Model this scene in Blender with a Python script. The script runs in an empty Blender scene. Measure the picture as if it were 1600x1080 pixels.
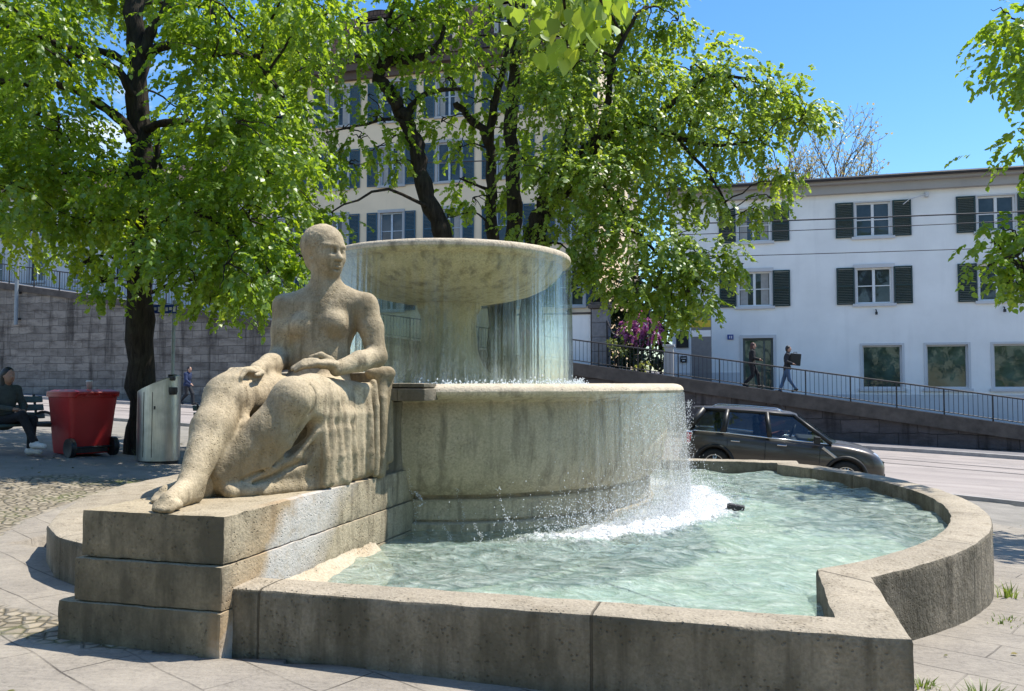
import bpy, math, random
import numpy as np
from mathutils import Vector, Matrix, noise as mnoise

random.seed(7)
rng = np.random.default_rng(11)
SC = bpy.context.scene
COL = SC.collection
PI = math.pi
R = math.radians

# ------------------------------------------------------------------ frame of the place
PHI = R(-15.7)                                   # the fountain, road and houses share this heading
UX, UY = math.cos(PHI), math.sin(PHI)
VX, VY = -math.sin(PHI), math.cos(PHI)
FC = (-0.72, 9.50)                               # fountain centre

def fuv(u, v):
    return (FC[0] + u*UX + v*VX, FC[1] + u*UY + v*VY)

def interp(x, xs, ys):
    return float(np.interp(x, xs, ys))

TY = [0, 5, 8, 12, 16, 28, 60]
TB = [-.02, -.02, -.045, -.075, -.08, -.047, -.042]
TC = [0, 0, -.02, -.04, -.05, -.16, -.25]

def terr(x, y):
    b = np.interp(y, TY, TB); c = np.interp(y, TY, TC)
    return c + b*(np.clip(x, -30, 30) + 1.5)

def ramp_z(s):                                   # top of the ramp, s metres along the wall from (10.25, 31.5)
    return 1.14 - .1444*s

def wall_pt(s, back=0.):
    return (10.25 + s*UX + back*VX, 31.5 + s*UY + back*VY)

# ------------------------------------------------------------------ objects
def tag(o, label=None, cat=None, group=None, kind=None):
    if label: o['label'] = label
    if cat: o['category'] = cat
    if group: o['group'] = group
    if kind: o['kind'] = kind
    return o

def empty(name, loc=(0, 0, 0), rz=0., label=None, cat=None, group=None):
    o = bpy.data.objects.new(name, None)
    o.empty_display_size = .2
    COL.objects.link(o)
    o.location = loc
    o.rotation_euler = (0, 0, rz)
    return tag(o, label, cat, group)

def mesh_obj(name, verts, faces, mat, parent=None, smooth=False, mats=None, mi=None):
    me = bpy.data.meshes.new(name)
    me.from_pydata([tuple(v) for v in verts], [], [tuple(f) for f in faces])
    for m in (mats or [mat]): me.materials.append(m)
    if mi is not None: me.polygons.foreach_set('material_index', list(mi))
    if smooth: me.polygons.foreach_set('use_smooth', [True]*len(me.polygons))
    me.update()
    o = bpy.data.objects.new(name, me)
    COL.objects.link(o)
    if parent: o.parent = parent
    return o

def mesh_np(name, V, F, mat, parent=None, smooth=False, attr=None):
    """V (n,3) and F (m,k) arrays, fast."""
    me = bpy.data.meshes.new(name)
    V = np.asarray(V, np.float32); F = np.asarray(F, np.int32)
    m, k = F.shape
    me.vertices.add(len(V)); me.vertices.foreach_set('co', V.ravel())
    me.loops.add(m*k); me.loops.foreach_set('vertex_index', F.ravel())
    me.polygons.add(m)
    me.polygons.foreach_set('loop_start', np.arange(0, m*k, k, dtype=np.int32))
    if smooth: me.polygons.foreach_set('use_smooth', np.ones(m, bool))
    me.materials.append(mat)
    if attr is not None:
        for an, av in attr.items():
            a = me.attributes.new(an, 'FLOAT', 'POINT')
            a.data.foreach_set('value', np.asarray(av, np.float32))
    me.update(calc_edges=True)
    me.validate()
    o = bpy.data.objects.new(name, me)
    COL.objects.link(o)
    if parent: o.parent = parent
    return o

def copy_tree(o, parent=None):
    c = o.copy(); COL.objects.link(c)
    if parent: c.parent = parent
    for ch in list(o.children): copy_tree(ch, c)
    return c

class MB:
    def __init__(s): s.v = []; s.f = []; s.m = []
    def add(s, vs, fs, m=0):
        b = len(s.v); s.v += [tuple(v) for v in vs]
        s.f += [tuple(b+i for i in f) for f in fs]; s.m += [m]*len(fs)
    def box(s, c, d, rot=None, m=0, taper=1.):
        x, y, z = d[0]/2, d[1]/2, d[2]/2
        vs = [Vector((sx*x*(taper if sz > 0 else 1), sy*y*(taper if sz > 0 else 1), sz*z)) for sz in (-1, 1) for sx, sy in ((-1, -1), (1, -1), (1, 1), (-1, 1))]
        if rot is not None: vs = [rot @ v for v in vs]
        s.add([Vector(c)+v for v in vs], [(3, 2, 1, 0), (4, 5, 6, 7), (0, 1, 5, 4), (1, 2, 6, 5), (2, 3, 7, 6), (3, 0, 4, 7)], m)
    def box2(s, lo, hi, m=0):
        s.box([(a+b)/2 for a, b in zip(lo, hi)], [b-a for a, b in zip(lo, hi)], None, m)
    def quad(s, a, b, c, d, m=0): s.add([a, b, c, d], [(0, 1, 2, 3)], m)
    def tube(s, pts, rad, n=8, cap=True, m=0):
        pts = [Vector(p) for p in pts]
        if not hasattr(rad, '__len__'): rad = [rad]*len(pts)
        vs = []; ref = None
        for i, p in enumerate(pts):
            t = (pts[min(i+1, len(pts)-1)] - pts[max(i-1, 0)])
            if t.length < 1e-9: t = Vector((0, 0, 1))
            t.normalize()
            if ref is None:
                ref = Vector((0, 0, 1)) if abs(t.z) < .9 else Vector((1, 0, 0))
            ref = (ref - t*ref.dot(t)); ref.normalize()
            b = t.cross(ref)
            for k in range(n):
                a = 2*PI*k/n
                vs.append(p + (ref*math.cos(a) + b*math.sin(a))*rad[i])
        fs = []
        for i in range(len(pts)-1):
            for k in range(n):
                fs.append((i*n+k, i*n+(k+1) % n, (i+1)*n+(k+1) % n, (i+1)*n+k))
        if cap:
            fs.append(tuple(range(n-1, -1, -1))); fs.append(tuple((len(pts)-1)*n+k for k in range(n)))
        s.add(vs, fs, m)
    def lathe(s, prof, n=48, c=(0, 0, 0), a0=0., a1=2*PI, m=0, axis='z'):
        full = abs(a1-a0-2*PI) < 1e-6
        k = n if full else n+1
        vs = []
        for i in range(k):
            a = a0 + (a1-a0)*i/n
            for r, z in prof:
                x, y = r*math.cos(a), r*math.sin(a)
                if axis == 'z': vs.append((c[0]+x, c[1]+y, c[2]+z))
                elif axis == 'y': vs.append((c[0]+x, c[1]+z, c[2]-y))
                else: vs.append((c[0]+z, c[1]+x, c[2]+y))
        q = len(prof); fs = []
        for i in range(n):
            j = (i+1) % k
            for t in range(q-1):
                fs.append((i*q+t, j*q+t, j*q+t+1, i*q+t+1))
        s.add(vs, fs, m)
    def prism(s, poly, z0, z1, m=0):
        n = len(poly)
        s.add([(x, y, z0) for x, y in poly]+[(x, y, z1) for x, y in poly],
              [tuple(range(n-1, -1, -1)), tuple(range(n, 2*n))]+[(i, (i+1) % n, n+(i+1) % n, n+i) for i in range(n)], m)
    def build(s, name, mat, parent=None, smooth=False, bevel=0., seg=2, mats=None, ang=40):
        o = mesh_obj(name, s.v, s.f, mat, parent, smooth, mats, s.m if mats else None)
        if bevel:
            b = o.modifiers.new('bevel', 'BEVEL'); b.width = bevel; b.segments = seg
            b.limit_method = 'ANGLE'; b.angle_limit = R(ang)
        if smooth and not bevel:
            pass
        return o

def shade_auto(o, ang=35):
    """smooth shading with sharp edges above an angle."""
    me = o.data
    import bmesh
    bm = bmesh.new(); bm.from_mesh(me)
    for f in bm.faces: f.smooth = True
    for e in bm.edges:
        if len(e.link_faces) == 2: e.smooth = e.calc_face_angle(0) < R(ang)
    bm.to_mesh(me); bm.free()
    return o

# ------------------------------------------------------------------ signed-distance sculpting
class SDF:
    def __init__(s, lo, hi, h):
        s.o = np.array(lo, np.float32); s.h = h
        s.n = np.ceil((np.array(hi)-s.o)/h).astype(int)+1
        s.d = np.full(s.n, .5, np.float32)
    def _blk(s, lo, hi, mg):
        a = np.clip(np.floor((np.array(lo)-mg-s.o)/s.h).astype(int), 0, s.n)
        b = np.clip(np.ceil((np.array(hi)+mg-s.o)/s.h).astype(int)+1, 0, s.n)
        if (b <= a).any(): return None
        ax = [s.o[i]+s.h*np.arange(a[i], b[i], dtype=np.float32) for i in range(3)]
        return tuple(slice(a[i], b[i]) for i in range(3)), ax[0][:, None, None], ax[1][None, :, None], ax[2][None, None, :]
    def _put(s, blk, d, k, op):
        A = s.d[blk]
        if op == 'add':
            if k > 0:
                t = np.maximum(k-np.abs(A-d), 0)/k
                s.d[blk] = np.minimum(A, d) - t*t*k*.25
            else: s.d[blk] = np.minimum(A, d)
        else:
            if k > 0:
                t = np.maximum(k-np.abs(A+d), 0)/k
                s.d[blk] = np.maximum(A, -d) + t*t*k*.25
            else: s.d[blk] = np.maximum(A, -d)
    def cap(s, a, b, ra, rb=None, k=.05, op='add'):
        rb = ra if rb is None else rb
        a = np.array(a, np.float32); b = np.array(b, np.float32); m = max(ra, rb)
        q = s._blk(np.minimum(a, b)-m, np.maximum(a, b)+m, .10+k)
        if q is None: return
        blk, X, Y, Z = q
        ba = b-a; L = float((ba*ba).sum())+1e-9
        t = np.clip(((X-a[0])*ba[0]+(Y-a[1])*ba[1]+(Z-a[2])*ba[2])/L, 0, 1)
        d = np.sqrt((X-a[0]-t*ba[0])**2+(Y-a[1]-t*ba[1])**2+(Z-a[2]-t*ba[2])**2)-(ra+(rb-ra)*t)
        s._put(blk, d, k, op)
    def chain(s, pts, rad, k=.03, op='add'):
        for i in range(len(pts)-1): s.cap(pts[i], pts[i+1], rad[i], rad[i+1], k, op)
    def ell(s, c, r, rot=None, k=.05, op='add'):
        m = max(r)
        q = s._blk(np.array(c)-m, np.array(c)+m, .10+k)
        if q is None: return
        blk, X, Y, Z = q
        x, y, z = X-c[0], Y-c[1], Z-c[2]
        if rot is not None:
            M = np.array(rot.transposed()) if hasattr(rot, 'transposed') else np.array(rot).T
            x, y, z = (M[0, 0]*x+M[0, 1]*y+M[0, 2]*z, M[1, 0]*x+M[1, 1]*y+M[1, 2]*z, M[2, 0]*x+M[2, 1]*y+M[2, 2]*z)
        k0 = np.sqrt((x/r[0])**2+(y/r[1])**2+(z/r[2])**2)
        k1 = np.sqrt((x/r[0]**2)**2+(y/r[1]**2)**2+(z/r[2]**2)**2)+1e-6
        s._put(blk, k0*(k0-1)/k1, k, op)
    def box(s, c, hf, rot=None, r=.02, k=.03, op='add'):
        m = math.sqrt(sum(a*a for a in hf))
        q = s._blk(np.array(c)-m, np.array(c)+m, .10+k)
        if q is None: return
        blk, X, Y, Z = q
        x, y, z = X-c[0], Y-c[1], Z-c[2]
        if rot is not None:
            M = np.array(rot.transposed())
            x, y, z = (M[0, 0]*x+M[0, 1]*y+M[0, 2]*z, M[1, 0]*x+M[1, 1]*y+M[1, 2]*z, M[2, 0]*x+M[2, 1]*y+M[2, 2]*z)
        qx, qy, qz = np.abs(x)-hf[0]+r, np.abs(y)-hf[1]+r, np.abs(z)-hf[2]+r
        d = np.sqrt(np.maximum(qx, 0)**2+np.maximum(qy, 0)**2+np.maximum(qz, 0)**2)+np.minimum(np.maximum(qx, np.maximum(qy, qz)), 0)-r
        s._put(blk, d, k, op)
    def mesh(s, iso=0.):
        D = s.d-iso
        D = np.pad(D, 1, constant_values=.5); o = s.o-s.h
        S = D < 0
        def c8(A): return [A[i:A.shape[0]-1+i, j:A.shape[1]-1+j, k:A.shape[2]-1+k] for i in (0, 1) for j in (0, 1) for k in (0, 1)]
        cs = c8(S); cnt = sum(c.astype(np.int8) for c in cs)
        act = (cnt > 0) & (cnt < 8)
        ix = np.argwhere(act)
        idm = np.full(act.shape, -1, np.int32); idm[act] = np.arange(len(ix))
        P = np.zeros((len(ix), 3), np.float32); N = np.zeros(len(ix), np.float32)
        offs = [(i, j, k) for i in (0, 1) for j in (0, 1) for k in (0, 1)]
        val = {f: D[ix[:, 0]+f[0], ix[:, 1]+f[1], ix[:, 2]+f[2]] for f in offs}
        for f in offs:
            for ax in range(3):
                if f[ax]: continue
                g = list(f); g[ax] = 1; g = tuple(g)
                a, b = val[f], val[g]
                m = (a < 0) != (b < 0)
                t = np.where(m, a/np.where(m, a-b, 1), 0)
                for c in range(3):
                    P[:, c] += m*(f[c] + (t if c == ax else 0))
                N += m
        P = (P/N[:, None]+ix)*s.h+o
        F = []
        for ax in range(3):
            sl0 = [slice(None)]*3; sl1 = [slice(None)]*3
            sl0[ax] = slice(0, -1); sl1[ax] = slice(1, None)
            a, b = S[tuple(sl0)], S[tuple(sl1)]
            e = np.argwhere(a != b)
            u, w = (ax+1) % 3, (ax+2) % 3
            e = e[(e[:, u] > 0) & (e[:, w] > 0) & (e[:, u] < idm.shape[u]) & (e[:, w] < idm.shape[w])]
            def cell(du, dw):
                q = e.copy(); q[:, u] += du; q[:, w] += dw
                return idm[q[:, 0], q[:, 1], q[:, 2]]
            q = np.stack([cell(-1, -1), cell(0, -1), cell(0, 0), cell(-1, 0)], 1)
            inside = a[e[:, 0], e[:, 1], e[:, 2]]
            q[~inside] = q[~inside][:, ::-1]
            F.append(q)
        F = np.concatenate(F)
        return P, F[(F >= 0).all(1)]

# ------------------------------------------------------------------ materials
class NT:
    def __init__(s, name):
        s.m = bpy.data.materials.new(name); s.m.use_nodes = True
        s.t = s.m.node_tree; s.t.nodes.clear()
        s.out = s.t.nodes.new('ShaderNodeOutputMaterial')
    def n(s, typ, ins=None, **kw):
        nd = s.t.nodes.new('ShaderNode'+typ)
        for k, v in kw.items(): setattr(nd, k, v)
        if ins:
            for k, v in ins.items():
                sk = nd.inputs[k]
                if isinstance(v, bpy.types.NodeSocket): s.t.links.new(v, sk)
                elif isinstance(v, tuple) and len(v) == 3 and sk.type == 'RGBA': sk.default_value = (*v, 1)
                else: sk.default_value = v
        return nd
    def pos(s): return s.n('NewGeometry').outputs['Position']
    def obj(s): return s.n('TexCoord').outputs['Object']
    def mapv(s, v, scale=(1, 1, 1), loc=(0, 0, 0), rot=(0, 0, 0)):
        return s.n('Mapping', {'Vector': v, 'Scale': Vector(scale), 'Location': Vector(loc), 'Rotation': Vector(rot)}).outputs[0]
    def noise(s, v, scale, detail=4, rough=.55, dist=0.):
        return s.n('TexNoise', {'Vector': v, 'Scale': scale, 'Detail': detail, 'Roughness': rough, 'Distortion': dist}).outputs[0]
    def vor(s, v, scale, feature='F1', out=0, rnd=1.):
        return s.n('TexVoronoi', {'Vector': v, 'Scale': scale, 'Randomness': rnd}, feature=feature).outputs[out]
    def ramp(s, f, stops, interp='LINEAR'):
        nd = s.n('ValToRGB', {'Fac': f}); cr = nd.color_ramp; cr.interpolation = interp
        while len(cr.elements) < len(stops): cr.elements.new(.5)
        for e, (p, c) in zip(cr.elements, stops):
            e.position = p
            e.color = (c, c, c, 1) if not hasattr(c, '__len__') else (*c, 1)
        return nd.outputs[0]
    def mix(s, f, a, b, mode='MIX'):
        return s.n('MixRGB', {'Fac': f, 'Color1': a, 'Color2': b}, blend_type=mode).outputs[0]
    def math(s, op, a, b=0., c=None, clamp=False):
        nd = s.t.nodes.new('ShaderNodeMath'); nd.operation = op; nd.use_clamp = clamp
        for i, v in enumerate((a, b) if c is None else (a, b, c)):
            if isinstance(v, bpy.types.NodeSocket): s.t.links.new(v, nd.inputs[i])
            else: nd.inputs[i].default_value = v
        return nd.outputs[0]
    def sep(s, v):
        o = s.n('SeparateXYZ', {'Vector': v}).outputs
        return o[0], o[1], o[2]
    def mr(s, v, a, b, c=0., d=1.):
        return s.n('MapRange', {'Value': v, 'From Min': a, 'From Max': b, 'To Min': c, 'To Max': d}).outputs[0]
    def bump(s, h, strength=.3, dist=.02, normal=None):
        ins = {'Height': h, 'Strength': strength, 'Distance': dist}
        if normal is not None: ins['Normal'] = normal
        return s.n('Bump', ins).outputs[0]
    def pbr(s, col, rough=.6, normal=None, spec=.5, metal=0., **kw):
        ins = {'Base Color': col, 'Roughness': rough, 'Metallic': metal, 'Specular IOR Level': spec}
        if normal is not None: ins['Normal'] = normal
        ins.update(kw)
        return s.n('BsdfPrincipled', ins).outputs[0]
    def done(s, sh):
        s.t.links.new(sh, s.out.inputs[0]); return s.m

def plain(name, col, rough=.5, metal=0., spec=.5, var=.12, scale=6., bump=0., bscale=40.):
    t = NT(name); p = t.obj()
    n = t.noise(p, scale, 5)
    c = t.mix(t.mr(n, .3, .7), tuple(x*(1-var) for x in col), tuple(min(1, x*(1+var)) for x in col))
    r = t.mr(t.noise(p, scale*2.3, 3), .3, .7, rough*.85, min(1, rough*1.15))
    nm = t.bump(t.noise(p, bscale, 4), bump, .01) if bump else None
    return t.done(t.pbr(c, r, nm, spec, metal))

def stone(name, light, dark, stain, pit=.6, moss=None, lime=False, scale=1., grime_shade=0., rel=.016, hewn=False, shade_patina=0.):
    """weathered shelly limestone: blotches, speckle, run-off streaks, pits."""
    t = NT(name); p = t.obj()
    big = t.noise(p, 1.6*scale, 5, .6)
    mid = t.noise(p, 7*scale, 6, .65)
    fine = t.noise(p, 55*scale, 3, .6)
    c = t.mix(t.mr(big, .35, .65), dark, light)
    c = t.mix(t.mr(mid, .5, .72, 0, .7), c, stain)
    sp = t.mr(fine, .35, .65, .82, 1.15)
    c = t.mix(1., c, t.n('CombineColor', {0: sp, 1: sp, 2: sp}).outputs[0], 'MULTIPLY')
    st = t.noise(t.mapv(p, (6*scale, 6*scale, .55*scale)), 1.6, 5, .6)      # vertical run-off
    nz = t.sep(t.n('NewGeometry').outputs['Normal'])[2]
    side = t.mr(nz, .2, .7, 1, 0)
    c = t.mix(t.math('MULTIPLY', t.mr(st, .5, .68, 0, .75), side), c, tuple(x*.38 for x in stain))
    pits = t.vor(p, 38*scale, 'F1')
    pm = t.math('MULTIPLY', t.mr(pits, .1, .28, 1, 0), t.mr(mid, .46, .6))
    c = t.mix(t.math('MULTIPLY', pm, .75*pit), c, tuple(x*.28 for x in dark))
    if grime_shade: c = t.mix(t.math('MULTIPLY', t.math('MULTIPLY', t.mr(t.noise(t.mapv(p, (1, 1, .5)), 2.1, 6, .65), .28, .62), t.math('MULTIPLY', t.mr(t.sep(t.n('NewGeometry').outputs['Normal'])[2], .75, .35), t.mr(t.sep(p)[0], .478, .47) if lime else 1.)), grime_shade), c, (.085, .075, .052))  # dirt plus painted shade on steep faces; the pedestal's sunlit side stays clear
    if moss: c = t.mix(t.math('MULTIPLY', t.mr(t.noise(p, 3.1*scale, 6, .7), .52, .68), .6), c, moss)
    if lime:
        x, y, z = t.sep(p)
        wob = t.math('MULTIPLY', t.math('SUBTRACT', t.noise(p, 3.2, 5, .65), .5), .55)
        y2 = t.math('ADD', t.math('ADD', y, wob), t.math('MULTIPLY', z, -1.05))
        m = t.math('MULTIPLY', t.mr(y2, -5.02, -4.86), t.mr(y2, -4.05, -4.45))
        m = t.math('MULTIPLY', m, t.mr(x, .40, .44))
        m = t.math('MULTIPLY', m, t.mr(t.noise(p, 14, 5, .7), .3, .5, .45, 1))
        o = t.math('MULTIPLY', t.mr(y2, -5.4, -5.02), t.mr(y2, -4.0, -4.9))
        o = t.math('MULTIPLY', t.math('MULTIPLY', o, t.mr(x, .40, .44)), .5)
        c = t.mix(o, c, (.42, .27, .14))
        c = t.mix(t.math('MULTIPLY', m, .8), c, (.56, .53, .49))
    h = t.math('ADD', t.math('MULTIPLY', fine, .5), t.math('ADD', t.math('MULTIPLY', mid, .9), t.math('MULTIPLY', pm, -1.2)))
    if hewn:
        hm = t.mr(t.math('ADD', t.sep(p)[0], t.math('MULTIPLY', t.noise(p, 2., 3), .8)), 4.35, 4.6)
        h = t.math('ADD', h, t.math('MULTIPLY', t.math('MULTIPLY', hm, side), t.math('MULTIPLY', t.noise(t.mapv(p, (1, 1, .6)), 15, 5, .7), 4.)))
    if hewn:
        x, y, z = t.sep(p)
        an = t.math('MULTIPLY', t.math('ARCTAN2', y, x), 5.33/1.62)
        q = t.mix(t.math('LESS_THAN', y, -4.5), an, t.math('ADD', t.math('DIVIDE', x, 1.86), .15))
        q = t.math('ADD', q, t.math('MULTIPLY', t.math('SUBTRACT', t.noise(p, 9, 3), .5), .006))
        jn = t.mr(t.math('ABSOLUTE', t.math('SUBTRACT', t.math('FRACT', q), .5)), .0045, .0022)
        c = t.mix(t.math('MULTIPLY', jn, .8), c, (.07, .058, .04))
        h = t.math('SUBTRACT', h, t.math('MULTIPLY', jn, 1.5))
    if shade_patina:
        pn = t.math('ADD', t.noise(t.mapv(p, (1, 1, .6)), 3.2, 6, .6), t.math('MULTIPLY', nz, -.16))
        c = t.mix(t.math('MULTIPLY', t.mr(pn, .36, .60), shade_patina), c, (.165, .13, .075))  # brown weathering patches that paint deeper shade on side and under faces
    return t.done(t.pbr(c, t.mr(mid, .3, .7, .78, .95), t.bump(h, .7, rel), .25))
# ------------------------------------------------------------------ world, sun, camera
SUN = Vector((.498, .182, 1.0)).normalized()
EXPO = 0.56
EL = math.asin(SUN.z)
AZ = math.atan2(SUN.x, SUN.y)
w = bpy.data.worlds.new('World'); SC.world = w; w.use_nodes = True
wt = w.node_tree; wt.nodes.clear()
wo = wt.nodes.new('ShaderNodeOutputWorld'); bg = wt.nodes.new('ShaderNodeBackground')
sky = wt.nodes.new('ShaderNodeTexSky'); sky.sky_type = 'NISHITA'; sky.sun_disc = False
sky.sun_elevation = EL; sky.sun_rotation = AZ; sky.altitude = 400; sky.air_density = 1.25; sky.dust_density = .35; sky.ozone_density = 3.2
tc = wt.nodes.new('ShaderNodeTexCoord')
mp = wt.nodes.new('ShaderNodeMapping'); mp.inputs['Scale'].default_value = (1, 1, 2.6)
wt.links.new(tc.outputs['Generated'], mp.inputs[0])
cn = wt.nodes.new('ShaderNodeTexNoise'); cn.inputs['Scale'].default_value = 3.1; cn.inputs['Detail'].default_value = 7; cn.inputs['Roughness'].default_value = .58
wt.links.new(mp.outputs[0], cn.inputs['Vector'])
cr = wt.nodes.new('ShaderNodeMapRange'); cr.inputs[1].default_value = .5; cr.inputs[2].default_value = .68
wt.links.new(cn.outputs[0], cr.inputs[0])
sx = wt.nodes.new('ShaderNodeSeparateXYZ'); wt.links.new(tc.outputs['Generated'], sx.inputs[0])
cl = wt.nodes.new('ShaderNodeMapRange'); cl.inputs[1].default_value = -.22; cl.inputs[2].default_value = -.38     # clouds only stand in the west
wt.links.new(sx.outputs[0], cl.inputs[0])
mm = wt.nodes.new('ShaderNodeMath'); mm.operation = 'MULTIPLY'
wt.links.new(cr.outputs[0], mm.inputs[0]); wt.links.new(cl.outputs[0], mm.inputs[1])
mx = wt.nodes.new('ShaderNodeMixRGB'); mx.inputs[2].default_value = (9.5, 9.6, 9.8, 1)
wt.links.new(mm.outputs[0], mx.inputs[0])
hs = wt.nodes.new('ShaderNodeHueSaturation'); hs.inputs['Saturation'].default_value = 1.22
wt.links.new(sky.outputs[0], hs.inputs['Color'])
tn = wt.nodes.new('ShaderNodeMixRGB'); tn.blend_type = 'MULTIPLY'; tn.inputs[0].default_value = 1.; tn.inputs[2].default_value = (.86, 1.0, 1.13, 1)
wt.links.new(hs.outputs[0], tn.inputs[1]); wt.links.new(tn.outputs[0], mx.inputs[1])
wt.links.new(mx.outputs[0], bg.inputs[0]); bg.inputs[1].default_value = .125
wt.links.new(bg.outputs[0], wo.inputs[0])

sl = bpy.data.lights.new('sun', 'SUN'); sl.energy = 4.9; sl.angle = R(.53); sl.color = (1, .95, .86)
so = bpy.data.objects.new('sun', sl); COL.objects.link(so); so.location = (10, 4, 30)
so.rotation_euler = SUN.to_track_quat('Z', 'Y').to_euler()

cd = bpy.data.cameras.new('camera'); cam = bpy.data.objects.new('camera', cd); COL.objects.link(cam)
cam.location = (0, 0, 1.5); cam.rotation_euler = (R(90+2.543), 0, 0)
cd.sensor_width = 36; cd.lens = 36*1306/1600; cd.clip_start = .05; cd.clip_end = 2000
SC.camera = cam
SC.view_settings.view_transform = 'Standard'; SC.view_settings.look = 'None'
SC.view_settings.exposure = EXPO; SC.view_settings.gamma = 1
SC.cycles.max_bounces = 10; SC.cycles.transparent_max_bounces = 24; SC.cycles.diffuse_bounces = 4
SC.cycles.sample_clamp_indirect = 6; SC.cycles.use_denoising = True
SC.cycles.caustics_reflective = False; SC.cycles.caustics_refractive = False

# ------------------------------------------------------------------ shared materials
M = {}
M['stone'] = stone('weathered_limestone', (.40, .34, .255), (.31, .265, .20), (.225, .185, .13), pit=.35, grime_shade=.84, rel=.022, hewn=True)
M['stone_base'] = stone('pedestal_limestone', (.44, .365, .25), (.32, .265, .18), (.225, .18, .115), pit=.4, lime=True, grime_shade=.92)
M['stone_bowl'] = stone('wet_bowl_stone', (.62, .525, .39), (.53, .445, .325), (.44, .37, .27), pit=.05, moss=(.44, .38, .255))
M['stone_fig'] = stone('statue_limestone', (.52, .425, .285), (.43, .345, .225), (.30, .235, .14), shade_patina=.72, pit=.45, scale=1.35, rel=.012)
M['black'] = plain('black_plastic', (.012, .012, .013), .45)
M['iron'] = plain('dark_iron', (.035, .033, .034), .55, .3, var=.2, scale=9)
M['steel'] = None

def steel():
    t = NT('brushed_steel'); p = t.obj()
    g = t.noise(t.mapv(p, (220, 220, 3)), 1., 4, .6)
    c = t.mix(t.mr(g, .3, .7), (.40, .40, .37), (.60, .60, .56))
    d = t.noise(p, 4, 5)
    c = t.mix(t.mr(d, .45, .7, 0, .45), c, (.27, .25, .19))
    return t.done(t.pbr(c, t.mr(d, .3, .7, .28, .46), t.bump(g, .06, .004), .5, .92))
M['steel'] = steel()

def ground_mat():
    t = NT('paving_and_setts'); p = t.pos()
    slab = t.n('Attribute', attribute_name='slab').outputs['Fac']
    cob = t.n('Attribute', attribute_name='cobble').outputs['Fac']
    # long stone slabs
    wob = t.n('TexNoise', {'Vector': p, 'Scale': 1.1, 'Detail': 3}).outputs['Color']
    pv = t.n('VectorMath', {0: p, 1: t.n('VectorMath', {0: wob, 'Scale': .11}, operation='SCALE').outputs[0]}, operation='ADD').outputs[0]
    br = t.n('TexBrick', {'Vector': t.mapv(pv, (1, 1, 0), rot=(0, 0, R(41))), 'Color1': (.31, .265, .22), 'Color2': (.26, .225, .19), 'Mortar': (.075, .065, .055), 'Scale': 1., 'Mortar Size': .0055, 'Mortar Smooth': .2, 'Brick Width': 1.15, 'Row Height': .37}, offset=.37)
    sf = t.math('MULTIPLY', br.outputs[1], t.mr(t.noise(p, 1.9, 4, .6), .38, .58, .15, 1))
    sc = t.mix(sf, t.mix(t.noise(p, .7, 2), (.275, .245, .205), (.335, .295, .245)), (.07, .06, .05))
    gr = t.noise(t.mapv(p, (9, 30, 1), rot=(0, 0, R(8))), 1., 6, .65)
    sc = t.mix(t.mr(gr, .35, .7, 0, .55), sc, (.17, .15, .125))
    sc = t.mix(t.mr(t.noise(p, 38, 4, .7), .5, .72, 0, .6), sc, (.13, .115, .10))
    blot = t.noise(p, 1.7, 6, .62)
    sc = t.mix(t.mr(blot, .45, .7, 0, .5), sc, (.42, .37, .30))
    # small setts
    vd = t.vor(pv, 11., 'DISTANCE_TO_EDGE', rnd=.85); vc = t.n('TexVoronoi', {'Vector': pv, 'Scale': 11., 'Randomness': .8}).outputs['Color']
    jt = t.mr(vd, .02, .13)
    cc = t.mix(t.n('SeparateColor', {0: vc}).outputs[0], (.23, .195, .145), (.35, .30, .225))
    cc = t.mix(jt, (.115, .098, .066), cc)
    cc = t.mix(t.math('MULTIPLY', t.mr(t.noise(p, 1.3, 5, .6), .52, .66), t.mr(vd, .2, .02)), cc, (.13, .15, .05))
    # trodden plaza surface
    pc = t.mix(t.mr(t.noise(p, 2.2, 7, .65), .35, .65), (.20, .185, .16), (.29, .265, .23))
    pc = t.mix(t.mr(t.noise(p, 60, 3, .6), .45, .75, 0, .5), pc, (.12, .11, .095))
    c = t.mix(cob, pc, cc); c = t.mix(slab, c, sc)
    h = t.math('ADD', t.math('MULTIPLY', t.mr(vd, 0, .22), t.math('MULTIPLY', cob, t.math('SUBTRACT', 1., slab))),
               t.math('ADD', t.math('MULTIPLY', t.noise(p, 45, 4), .25), t.math('MULTIPLY', t.math('SUBTRACT', t.math('MULTIPLY', gr, .5), t.math('MULTIPLY', sf, 1.2)), slab)))
    return t.done(t.pbr(c, .88, t.bump(h, .8, .03), .25))
M['ground'] = ground_mat()

def road_mat():
    t = NT('worn_asphalt'); p = t.pos()
    al = t.mapv(p, (.12, 1.6, 1), rot=(0, 0, R(15.7)))
    c = t.mix(t.mr(t.noise(al, 1.4, 5, .6), .35, .65), (.27, .235, .215), (.36, .315, .285))
    c = t.mix(t.mr(t.noise(p, .9, 6, .65), .5, .7, 0, .45), c, (.19, .17, .16))
    c = t.mix(t.mr(t.noise(p, 70, 2), .5, .8, 0, .5), c, (.14, .13, .12))
    return t.done(t.pbr(c, .85, t.bump(t.noise(p, 120, 3), .35, .01), .3))
M['road'] = road_mat()
M['sidewalk'] = plain('pavement_asphalt', (.17, .16, .16), .9, var=.2, scale=2, bump=.3, bscale=80)
M['kerb'] = plain('kerb_granite', (.33, .31, .29), .85, var=.2, scale=5, bump=.3)

# ------------------------------------------------------------------ the ground
def fountain_r(X, Y):
    dx, dy = X-FC[0], Y-FC[1]
    return dx*UX+dy*UY, dx*VX+dy*VY

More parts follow.
